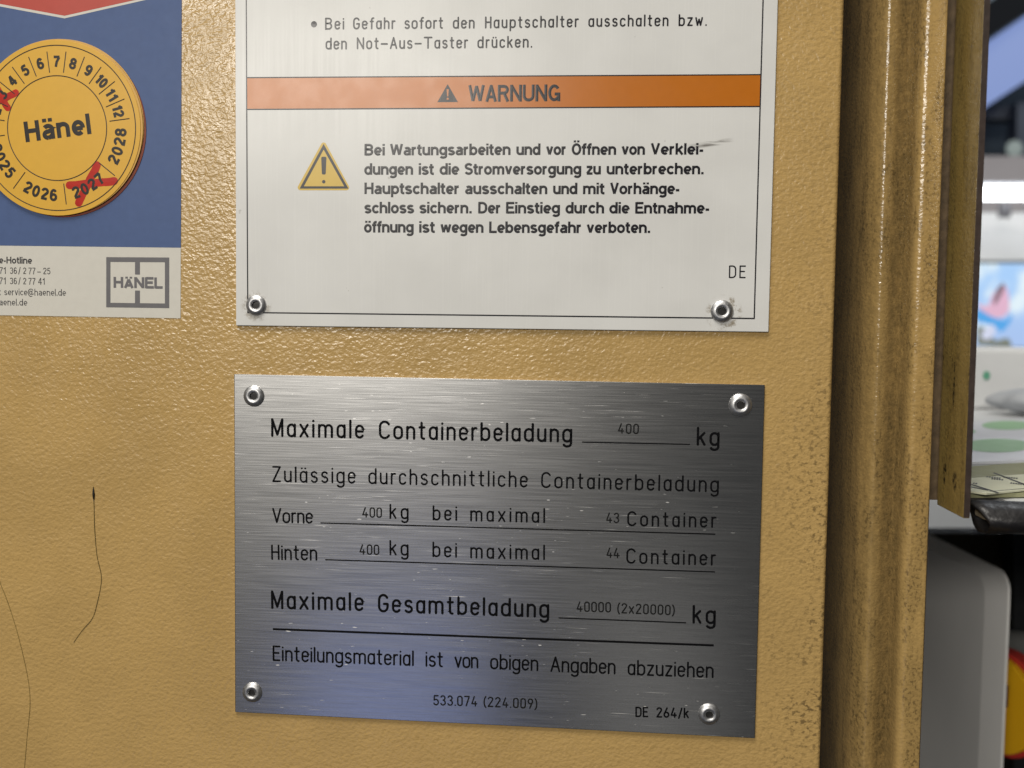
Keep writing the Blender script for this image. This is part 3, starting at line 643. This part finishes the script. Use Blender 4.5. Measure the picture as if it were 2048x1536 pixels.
mb = MB(); mb.add([B_(129, 31.6, .00005), B_(340, -15.6, .00005), B_(340, -226, .00005), B_(-88, -226, .00005), B_(-88, -8.4, .00005)], [(0, 1, 2, 3, 4)]); mb.build('red_arrow', M_red, bl)
mb = MB(); word(mb, 'Service-Hotline', -49, 526.2, 64.4, 527.6, 13.6, 2.6, 'grot', d=FB); mb.build('lettering', M_text, bl)
for ws_ in ((('71', -2, 547.6, 13, 547.8), ('36', 19.5, 548, 34.5, 548.2), ('/', 37, 548.2, 41, 548.3), ('2', 46, 548.4, 53, 548.5), ('77', 56.5, 548.5, 71.5, 548.7), ('-', 73, 548.7, 83, 548.8), ('25', 86, 548.8, 101.4, 549)),
            (('71', -2, 568.2, 13, 568.4), ('36', 19.5, 568.6, 34.5, 568.8), ('/', 37, 568.8, 41, 568.9), ('2', 46, 569, 53, 569.1), ('77', 56.5, 569.1, 71.5, 569.3), ('41', 76, 569.4, 90.8, 569.6)),
            ((':', -1, 590.4, 2, 590.4), ('service@haenel.de', 8, 590.6, 132.4, 592)), (('haenel.de', -10.5, 610.8, 55, 611.6),)):
    mb = MB()
    for t in ws_: word(mb, *t, 13.8, 1.55, 'grot', d=FB)
    mb.build('lettering', M_text, bl)
lg = MB()
def q4(mb, pts, l=.00003): mb.add([B_(x, y, l) for x, y in pts], [(0, 1, 2, 3)])
q4(lg, ((212.5, 514.2), (338.6, 515), (338.6, 524.6), (212.5, 523.8))); q4(lg, ((212.5, 605.4), (338.6, 607), (338.6, 616.4), (212.5, 614.6)))
q4(lg, ((212.5, 523.8), (221, 523.9), (221, 605.5), (212.5, 605.4))); q4(lg, ((329.8, 524.5), (338.6, 524.6), (338.6, 607), (329.8, 606.9)))
q4(lg, ((270, 524.2), (280, 524.25), (280, 549.2), (270, 549.1))); q4(lg, ((270, 581), (280, 581.1), (280, 606.2), (270, 606.1)))
em = lg.build('emblem_frame', M_grey, bl)
mb = MB(); word(mb, 'HÄNEL', 226.9, 575.6, 325.4, 577, 22.0, 5.4, 'grot', d=FB); mb.build('lettering', M_grey, em)

# ------------------------------------------------------------------ round inspection sticker, a stack of discs
CX, CY = 116.6, 257.5
c_ = at(CX, CY, FB); mmv = (at(CX, CY - 50, FB) - at(CX, CY + 50, FB)).length / 100
def on_disc(px, py): return at(px, py, FB)
ds = empty('inspection_sticker', at(CX, CY + 176, FB), 'round golden yellow date sticker with red marker crosses, stuck on the blue label', 'sticker')
def disc(mb, cx, cz, r, y0, y1, seg=96):
    n = seg; a = [2 * math.pi * i / n for i in range(n)]
    f = [(cx + r * math.cos(t), y1, cz + r * math.sin(t)) for t in a]; b = [(cx + r * math.cos(t), y0, cz + r * math.sin(t)) for t in a]
    mb.add(f + b, [tuple(range(n)), tuple(range(2 * n - 1, n - 1, -1))] + [(i, i + n, (i + 1) % n + n, (i + 1) % n) for i in range(n)])
rr = 176 * mmv
for k, (dx, dz, m, r2, nm) in enumerate(((.0017, -.0004, M_rim, 1.0, 'lower_layer'), (.0013, .0007, M_disc_edge, .99, 'middle_layer'), (.0010, .0004, M_disc_edge, .985, 'middle_layer'), (.0007, .0003, M_disc_edge, 1.0, 'middle_layer'), (0, 0, M_disc, .995, 'top_layer'))):
    mb = MB(); y0 = FB - .00002 - k * .00020
    disc(mb, c_.x + dx, c_.z + dz, rr * r2, y0, y0 - .00019)
    o = mb.build(nm, m, ds, bevel=.00006)
FD = FB - .00002 - 4 * .00020 - .00019
def pol(ang, r):                           # angle clockwise from straight up, radius in picture units
    return Vector((c_.x + r * mmv * math.sin(math.radians(ang)), FD, c_.z + r * mmv * math.cos(math.radians(ang))))
FR = (Vector((0, FD, 0)), Vector((1, 0, 0)), Vector((0, 0, 1)), Vector((0, -1, 0)))
def fr(l): return (Vector((0, FD - l, 0)),) + FR[1:]
mb = MB()
for r in (164.8, 104.5):
    pts = [(pol(a, r).x, pol(a, r).z) for a in range(0, 361, 4)]
    mb.stroke(pts, .95 * mmv, .00002, fr(.00004), 'butt')
mb.build('ring_line', M_disc_ink, ds)
mb = MB()
for a in [-97 + 15 * i for i in range(13)] + [128.2, 173.4, 218]:
    p, q = pol(a, 153.5), pol(a, 111.5); mb.stroke([(p.x, p.z), (q.x, q.z)], .95 * mmv, .00002, fr(.00004), 'butt')
mb.build('sector_line', M_disc_ink, ds)
def glyphs(mb, txt, o, e1, e2, cap, wt, width=None, lift=.00006):
    s = cap * mmv / 10; nat = sum(GROT[c][0] for c in txt) + .75 * (len(txt) - 1); sx = s if width is None else width * mmv / nat
    x = -nat * sx / 2
    for c in txt:
        for st in GROT[c][1]: mb.stroke([(x + u * sx, v * s - cap * mmv / 2) for u, v in st], wt * mmv / 2, 0.000006, (o + Vector((0, -lift, 0)), e1, e2, Vector((0, -1, 0))), 'butt')
        x += (GROT[c][0] + .75) * sx
mb = MB()
for i in range(12):
    a = 0.6 + 15 * (i - 6); t = str(i + 1)
    rad = Vector((math.sin(math.radians(a)), 0, math.cos(math.radians(a)))); tan = Vector((rad.z, 0, -rad.x))
    glyphs(mb, t, pol(a, 133), tan, rad, 21.5, 5.0, 14.5 if len(t) == 1 else 23)
mb.build('month_lettering', M_disc_ink, ds)
mb = MB()
for yr, a0 in (('2028', 105.8), ('2027', 150.9), ('2026', 196), ('2025', 240.8)):
    for j, ch in enumerate(yr):
        a = a0 + (1.5 - j) * 8.1
        rad = Vector((math.sin(math.radians(a)), 0, math.cos(math.radians(a)))); tan = Vector((rad.z, 0, -rad.x))
        glyphs(mb, ch, pol(a, 134), -tan, -rad, 23.5, 5.2, 16)
mb.build('year_lettering', M_disc_ink, ds)
mb = MB()
p0, p1 = at(51.5, 284.5, FD), at(183.5, 267.5, FD); e1 = (p1 - p0).normalized(); e2 = Vector((-e1.z, 0, e1.x))
glyphs(mb, 'Hänel', (p0 + p1) / 2 + e2 * 20.5 * mmv, e1, e2, 41, 8.6, (p1 - p0).length / mmv)
mb.build('lettering', M_disc_ink, ds)
def marker(name, segs):
    mb = MB()
    for (a, b, w) in segs:
        p, q = at(*a, FD), at(*b, FD); m1 = (p + q) / 2; n_ = 8; pts = []
        for i in range(n_ + 1):
            v = p.lerp(q, i / n_); pts.append((v.x + .00012 * math.sin(i * 1.7), v.z + .00010 * math.cos(i * 2.3)))
        mb.stroke(pts, w * mmv / 2, .00001, fr(.00003), 'round')
    return mb.build(name, M_marker, ds)
marker('marker_cross', (((139, 371), (228, 362.5), 16), ((194, 331), (157, 406), 16)))
marker('marker_cross', (((-14, 160), (15, 216), 14), ((-10, 206), (31, 186), 14)))

# ------------------------------------------------------------------ two hairs on the panel
def hair(pts, rad, name, label, tip=None):
    pts = smooth_curve([(at(*p).x, at(*p).z) for p in pts], 5)
    mb = MB(); n = len(pts); mb.tube([(x, -.00009 - .00003 * math.sin(i * .8), z) for i, (x, z) in enumerate(pts)], [rad * (1 - .35 * i / n) for i in range(n)], 6)
    o = mb.build(name, M_hair if tip else M_hair_pale, None, smooth=True); tag(o, label, 'hair', 'hairs on the beige panel')
    if tip:
        mb = MB(); q = [at(*p) for p in tip]; k = 7; ps = [q[0].lerp(q[1], i / k) + Vector((0, -.0002, 0)) for i in range(k + 1)]
        mb.tube(ps, [.00006 + .00042 * math.sin(math.pi * min(.96, (i / k) ** 1.15)) for i in range(k + 1)], 8); mb.build('root', M_hair_tip, o, smooth=True)
hair([(187, 990), (188.2, 1012), (189.4, 1056), (194, 1110.8), (203, 1157), (194, 1207.8), (184.4, 1237), (165, 1260), (147.5, 1284.6)], .00017, 'hair', 'short bent hair with a black root stuck on the beige panel', ((187, 973), (188, 1001)))
hair([(-20, 1110), (0, 1165), (15.5, 1204), (35, 1266), (54.3, 1347.5), (60.2, 1405.7), (54.3, 1471.7), (48.5, 1540), (40, 1600)], .00014, 'hair', 'long faint hair without a black root, running down the panel beside the left corner')

# ------------------------------------------------------------------ beyond the cabinet: work counter and hall, out of focus
zt = at(2000, 1006, -.014).z
counter_m = plain('counter_laminate', (0.62, 0.63, 0.64), .45, var=.05)
mb = MB(); mb.box((xs + .02, -.012, zt - .006), (1.4, .70, zt)); mb.build('work_counter', counter_m); tag(bpy.data.objects['work_counter'], 'pale grey work counter behind the black padded edge bar', 'counter')
# black padded bar: hollow D-shaped rubber edging with a pale core at its cut end
M_rub = plain('black_rubber', (0.016, 0.015, 0.016), .42, var=.5, vs=140, bump=1.0, bs=420)
M_core = plain('pale_foam_core', (0.42, 0.36, 0.26), .8, var=.4, vs=500, bump=.5)
bc = at(1990, 1034, -.018); bx0 = at(1936, 1030, -.02).x + .001
eb = empty('edge_bar', (bx0, bc.y, bc.z - .006), 'black rubber edge bar with a cut pale end, beside the shaded flange', 'edge bar')
mb = MB(); seg = 18; vs = []
rings = [(0.0, 1.0), (.004, 1.04), (.02, 1.0), (.06, 1.0), (.4, 1.0)]
for (u, k) in rings:
    for i in range(seg):
        a = 2 * math.pi * i / seg; sl = .006 * (-math.sin(a) + .2) if u == 0 else 0
        vs.append((bx0 + u + (.0035 - .0035 * math.sin(a) if u == 0 else 0), bc.y + .0085 * k * math.cos(a), bc.z + .0056 * k * math.sin(a)))
fs = [(j * seg + i, j * seg + (i + 1) % seg, (j + 1) * seg + (i + 1) % seg, (j + 1) * seg + i) for j in range(len(rings) - 1) for i in range(seg)]
vs2 = []
for (u) in (0.0, .03):
    for i in range(seg):
        a = 2 * math.pi * i / seg
        vs2.append((bx0 + u + (.0035 - .0035 * math.sin(a) if u == 0 else 0), bc.y + .0066 * math.cos(a), bc.z + .0040 * math.sin(a)))
mb.add(vs, fs); k = len(mb.v); mb.v += [Vector(v) for v in vs2]
mb.f += [(k + i, k + seg + i, k + seg + (i + 1) % seg, k + (i + 1) % seg) for i in range(seg)] + [(i, k + i, k + (i + 1) % seg, (i + 1) % seg) for i in range(seg)]
mb.build('rubber_sleeve', M_rub, eb, smooth=True)
mb = MB(); mb.box((bx0 + .0035, bc.y - .005, bc.z - .0005), (bx0 + .05, bc.y + .005, bc.z + .0036)); mb.build('core', M_core, eb, bevel=.001)

def flat(mb, pts, z, lift): mb.add([on_level(px, py, z) + Vector((0, 0, lift)) for px, py in pts], [tuple(range(len(pts)))])
M_form = plain('yellowish_form_paper', (0.62, 0.62, 0.46), .6, var=.04)
M_form2 = plain('olive_folder', (0.30, 0.30, 0.17), .6)
M_ink = plain('form_ink', (0.05, 0.05, 0.055), .6)
M_sheet = plain('white_gloss_sheet', (0.66, 0.67, 0.71), .35, var=.08, vs=25)
M_green = plain('pale_green_print', (0.30, 0.50, 0.29), .5)
def sheet(name, m, pts, z, th, label, cat):
    q = [on_level(px, py, z) for px, py in pts]; n = len(q)
    mb = MB(); mb.add([p + Vector((0, 0, th)) for p in q] + q, [tuple(range(n)), tuple(range(2 * n - 1, n - 1, -1))] + [(i, i + n, (i + 1) % n + n, (i + 1) % n) for i in range(n)])
    return tag(mb.build(name, m), label, cat)
fo = sheet('folder', M_form2, ((1925, 996), (2140, 993), (2140, 925), (1925, 941)), zt + .0004, .0016, 'olive green paper folder lying under the pale printed form', 'folder')
zf = zt + .0024
f1 = sheet('printed_form', M_form, ((1925, 984), (1973, 990), (2150, 972), (2150, 944), (1925, 960)), zf, .0006, 'pale yellow printed form with black text boxes, on the olive folder', 'form')
zi = zf + .0007
mb = MB()
def ink(pts): mb.add([on_level(px, py, zi) for px, py in pts], [tuple(range(len(pts)))])
for (a, b) in (((1930, 966), (1995, 986)), ((1985, 946), (2060, 974)), ((1930, 972), (1975, 981)), ((1978, 983), (2060, 976))):
    ink(((a[0], a[1]), (b[0], b[1]), (b[0] + 4, b[1] - 1), (a[0] + 4, a[1] - 1)))
for (x, y, w) in ((1972, 954.5, 34), (1982, 958.5, 26), (2006, 955, 30), (2020, 967, 40), (1945, 967.5, 14)):
    for i in range(int(w / 5)):
        ink(((x + i * 5, y + i * .5), (x + i * 5 + 3.2, y + i * .5 + .4), (x + i * 5 + 5.2, y + i * .5 - 2), (x + i * 5 + 1.6, y + i * .5 - 2.4)))
mb.build('printed_text', M_ink, None)
pt = bpy.data.objects['printed_text']; pt.parent = f1; pt.location = pt.location - f1.location
gs = sheet('glossy_sheet', M_sheet, ((1925, 930), (2150, 922), (2150, 834), (1925, 848)), zt + .0003, .0012, 'white glossy sheet printed with pale green ovals, behind the form', 'sheet')
mb = MB()
for (cx, cy, rx, ry) in ((2016, 850.5, 52, 9), (1995, 887 + 4, 70, 13.5), (1918, 863, 34, 5)):
    mb.add([on_level(cx + rx * math.cos(a), cy - ry * math.sin(a), zt + .0016) for a in [2 * math.pi * i / 36 for i in range(36)]], [tuple(range(36))])
go = mb.build('green_oval', M_green, None); go.parent = gs; go.location = go.location - gs.location
# pouch and carton standing at the back of the counter
dpt = .42
mb = MB(); a, b = at(1900, 838, dpt), at(2260, 838, dpt); mb.box((a.x, dpt, zt), (b.x, dpt + .12, at(1950, 697, dpt).z)); ca = mb.build('carton', plain('white_carton', (.66, .67, .68), .6, var=.05), None, bevel=.003); tag(ca, 'white carton standing at the back of the counter below the screen', 'carton')
mb = MB(); c0 = at(1973, 751, dpt - .0006); mb.add([c0 + Vector((.0028 * math.cos(t), 0, .0034 * math.sin(t))) for t in [2 * math.pi * i / 16 for i in range(16)]], [tuple(range(16))]); gd = mb.build('green_mark', plain('green_mark_print', (.12, .36, .24), .5), None); gd.parent = ca; gd.location = gd.location - ca.location
c0 = at(2140, 790, .37)
mb = MB()
for j in range(15):
    v = -math.pi / 2 + math.pi * j / 14
    for i in range(40):
        u = 2 * math.pi * i / 40
        k = 1 + .05 * math.sin(3 * u + 1.1) + .04 * math.sin(5 * u + 2 * v) + .03 * math.sin(9 * u - 3 * v)
        mb.v.append(Vector((c0.x + .056 * k * math.cos(v) ** .7 * math.cos(u), c0.y + .03 * k * math.cos(v) ** .7 * math.sin(u), zt + .011 + .0095 * math.sin(v) * (1 + .18 * math.sin(2 * u + .6) + .07 * math.sin(7 * u)))) if abs(math.cos(v)) > 1e-6 else Vector((c0.x, c0.y, zt + .011 + .0095 * math.sin(v))))
mb.f += [(j * 40 + i, j * 40 + (i + 1) % 40, (j + 1) * 40 + (i + 1) % 40, (j + 1) * 40 + i) for j in range(14) for i in range(40)]
tag(mb.build('pouch', plain('grey_pouch_cloth', (.40, .42, .45), .8, var=.15, vs=90), None, smooth=True), 'soft flat grey cloth pouch lying on the counter in front of the white carton', 'pouch')

# screen
SD = 1.75
mo = empty('monitor', at(2100, 700, SD), 'flat screen showing a bright blue and pink picture, behind the counter', 'screen')
def rect(mb, x0, y0, x1, y1, d, th): mb.slab([at(x0, y1, d), at(x1, y1, d), at(x1, y0, d), at(x0, y0, d)], th)
mb = MB(); rect(mb, 1880, 521, 2330, 700, SD, .04); mb.build('casing', plain('dark_casing', (.05, .055, .06), .4), mo, bevel=.004)
m, n = mat('screen_picture')
v = n.xyz(); g1 = n.ramp(v[2], .0, .16)
c = n.mix(g1, (.42, .58, .90), (.42, .66, 1.0)); c = n.mix(n.ramp(n.noise(14, 2), .45, .62), c, (.80, .93, 1.0))
n.set(Base_Color=(0, 0, 0), Emission_Color=c, Emission_Strength=.95)
mb = MB(); rect(mb, 1885, 527, 2325, 694, SD - .002, .0019); mb.build('display', m, mo)
def blob(pts, l, c, e=.9):
    mb = MB(); q = [(at(x, y, SD - .003 - l).x, at(x, y, SD - .003 - l).z) for x, y in pts]; q = smooth_curve(q + [q[0]], 5)[:-1]
    mb.add([(x, SD - .003 - l, z) for x, z in q], [tuple(range(len(q)))]); mb.build('picture_shape', glow('picture_' + '%02d' % int(l * 1e4), c, e), mo)
blob(((1955, 690), (1955, 655), (1975, 660), (1990, 680), (2014, 676), (2020, 693)), .0004, (.22, .24, .20))
blob(((1952, 618), (1970, 622), (1985, 634), (2010, 640), (2024, 628), (2020, 645), (2003, 664), (1992, 655), (1975, 648), (1952, 640)), .0008, (.10, .42, .88))
blob(((1952, 606), (1975, 612), (1985, 590), (2002, 570), (2013, 575), (2018, 600), (2016, 625), (1994, 636), (1965, 622)), .0012, (.82, .50, .66))
blob(((1996, 575), (2006, 566), (2009, 576), (1999, 596), (1990, 610), (1987, 600)), .0016, (.24, .16, .20))
blob(((1968, 660), (1985, 648), (1990, 665), (1975, 680), (1962, 672)), .0020, (.70, .74, .92))
# hall: walls, lamp, dark roof zone
def slab_obj(name, x0, y0, x1, y1, d, th, m):
    mb = MB(); rect(mb, x0, y0, x1, y1, d, th); return mb.build(name, m)
W1 = slab_obj('wall', 1780, 425, 2700, 1100, 2.3, .1, plain('pale_wall', (.62, .62, .61), .7, var=.04, vs=4)); tag(W1, kind='structure')
W2 = slab_obj('upper_wall', 1780, 312, 2700, 440, 2.45, .1, plain('taupe_wall', (.235, .215, .215), .7, var=.12, vs=6)); tag(W2, kind='structure')
W3 = slab_obj('ceiling', 1780, -260, 2700, 330, 3.4, .1, plain('slate_roof', (.075, .095, .115), .9, spec=.05, var=.35, vs=3)); tag(W3, kind='structure')
la = empty('tube_lamp', at(2050, 400, 2.1), 'lit white tube lamp hanging across the hall above the screen', 'lamp')
mb = MB(); y_ = at(2000, 386, 2.1); mb.tube([(y_.x - .25, 2.1, y_.z), (y_.x + .8, 2.1, y_.z)], .0165, 12); mb.build('tube', glow('lamp_tube_light', (.95, .97, 1.0), 7), la, smooth=True)
mb = MB(); mb.box((y_.x - .25, 2.11, y_.z + .014), (y_.x + .8, 2.15, y_.z + .026)); mb.build('housing', plain('lamp_housing', (.5, .52, .56), .4), la)
mb = MB(); mb.box((y_.x + .012, 2.12, y_.z - .055), (y_.x + .035, 2.14, y_.z - .022)); mb.build('clip', plain('lamp_clip', (.12, .12, .13), .4), la)
def poly(name, pts, d, th, m, label, cat):
    mb = MB(); mb.slab([at(x, y, d) for x, y in pts], th); return tag(mb.build(name, m), label, cat)
poly('skylight', ((1880, 272), (2200, 66), (2200, -70), (1880, 148)), 2.9, .03, glow('skylight_glass', (.205, .29, .60), .9), 'slanted pale blue lit skylight panel under the dark roof', 'skylight')
poly('roof_beam', ((1880, 140), (2200, -74), (2200, -128), (1880, 60)), 2.8, .08, plain('dark_beam', (.012, .013, .015), .9, spec=.05), 'dark slanting roof beam along the upper edge of the blue skylight', 'beam')
poly('roof_beam', ((1880, 238), (2200, 238), (2200, 212), (1880, 212)), 3.1, .08, plain('dark_beam_low', (.03, .035, .045), .5), 'dark horizontal roof beam below the blue skylight', 'beam')
poly('roof_panel', ((1880, 18), (1988, 18), (2060, -25), (2060, -60), (1880, -60)), 3.3, .03, plain('teal_roof_panel', (.22, .28, .32), .6), 'grey teal roof panel in the top corner above the dark beam', 'roof panel')
poly('roof_post', ((2034, 322), (2200, 322), (2200, 205), (2034, 205)), 3.05, .08, plain('dark_post', (.03, .038, .055), .5), 'dark blue post at the frame edge beside the pale spot lamp', 'post')
mb = MB(); c0 = at(2029, 297, 2.95); mb.lathe([(.0, .01), (.018, .008), (.026, 0)], 20)
for i in range(len(mb.v)): mb.v[i] = mb.v[i] + c0
tag(mb.build('spot_lamp', glow('spot_lamp_glass', (.42, .50, .47), .5)), 'small pale round lamp glowing against the dark upper wall', 'lamp')

# ------------------------------------------------------------------ under the counter: grey guard box, main switch, dark machinery
M_plas = plain('grey_plastic', (.86, .85, .83), .5, var=.04, vs=30, bump=.08, bs=200)
GD = .24
gx = at(2018, 1160, GD).x
gtop = at(2018, 1150, GD).z
mb = MB()
pr = [(GD, ZB), (GD, gtop - .018)] + [(GD + .012 - .012 * math.cos(a), gtop - .012 + .012 * math.sin(a)) for a in [math.radians(15 * i) for i in range(1, 7)]] + [(.40, gtop), (.40, ZB)]
n_ = len(pr)
ins = .0075
tl_ = lambda y: -(y - GD) * .09
vs = [(gx + tl_(y), y, z) for y, z in pr]
ctr = (.04, (ZB + gtop) / 2)
face = [(gx - .006 + tl_(y), y + .020 * (y < GD + .02), z - (ins if z > gtop - .03 else 0)) for y, z in pr]
mb.add(face + vs + [(gx + .001 + tl_(y), y, z) for y, z in pr], [tuple(range(n_))] + [(i, (i + 1) % n_, (i + 1) % n_ + n_, i + n_) for i in range(n_)] + [(n_ + i, n_ + (i + 1) % n_, (i + 1) % n_ + 2 * n_, i + 2 * n_) for i in range(n_)] + [tuple(range(3 * n_ - 1, 2 * n_ - 1, -1))])
gb = mb.build('switch_guard', M_plas, None, bevel=.0018, seg=3); tag(gb, 'grey plastic rounded guard panel below the black bar, beside the yellow switch', 'guard')
# main switch: yellow plate with red rim seen obliquely
sc_ = at(2000, 1405, .29)
ms = empty('main_switch', sc_ - Vector((0, 0, .035)), 'yellow round main switch with dark red rim, half hidden behind the grey guard', 'switch')
def disc_at(name, r, t0, t1, m, parent):
    ax = Vector((-.90, -.43, 0)).normalized(); u = Vector((0, 0, 1)); w = ax.cross(u)
    mb = MB(); k = 48
    ring = lambda t, q: [sc_ + ax * t + (u * math.sin(2 * math.pi * i / k) + w * math.cos(2 * math.pi * i / k)) * q for i in range(k)]
    mb.add(ring(t1, r) + ring(t0, r), [tuple(range(k)), tuple(range(2 * k - 1, k - 1, -1))] + [(i, i + k, (i + 1) % k + k, (i + 1) % k) for i in range(k)])
    return mb.build(name, m, parent, bevel=.0006)
disc_at('rim', .0350, -.010, .0, plain('dark_red_plastic', (.50, .04, .03), .35), ms)
disc_at('dial', .0320, .0, .005, plain('yellow_plastic', (.85, .47, .012), .4), ms)
q0 = at(2010, 1395, .022)
mb = MB(); mb.slab([at(1998, 1416, .278), at(2026, 1416, .278), at(2024, 1372, .278), at(2000, 1366, .278)], .003); mb.build('lock_slot', plain('dark_red_slot', (.07, .012, .01), .5), ms, bevel=.0008)
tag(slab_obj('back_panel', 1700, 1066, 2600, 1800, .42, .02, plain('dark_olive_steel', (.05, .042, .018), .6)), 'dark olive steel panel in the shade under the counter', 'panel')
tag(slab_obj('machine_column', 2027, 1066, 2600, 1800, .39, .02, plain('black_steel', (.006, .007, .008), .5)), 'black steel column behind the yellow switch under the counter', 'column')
for y0, y1, lb in ((1258, 1318, 'upper grey rail crossing behind the yellow switch'), (1455, 1492, 'lower grey rail crossing behind the foot of the yellow switch')):
    mb = MB(); a, b = at(1990, y0, .34), at(1990, y1, .34); mb.tube([(a.x, .34, (a.z + b.z) / 2), (a.x + .4, .34, (a.z + b.z) / 2)], (a.z - b.z) / 2, 14)
    tag(mb.build('rail', plain('grey_rail', (.22, .22, .21), .4), None, smooth=True), lb, 'rail')
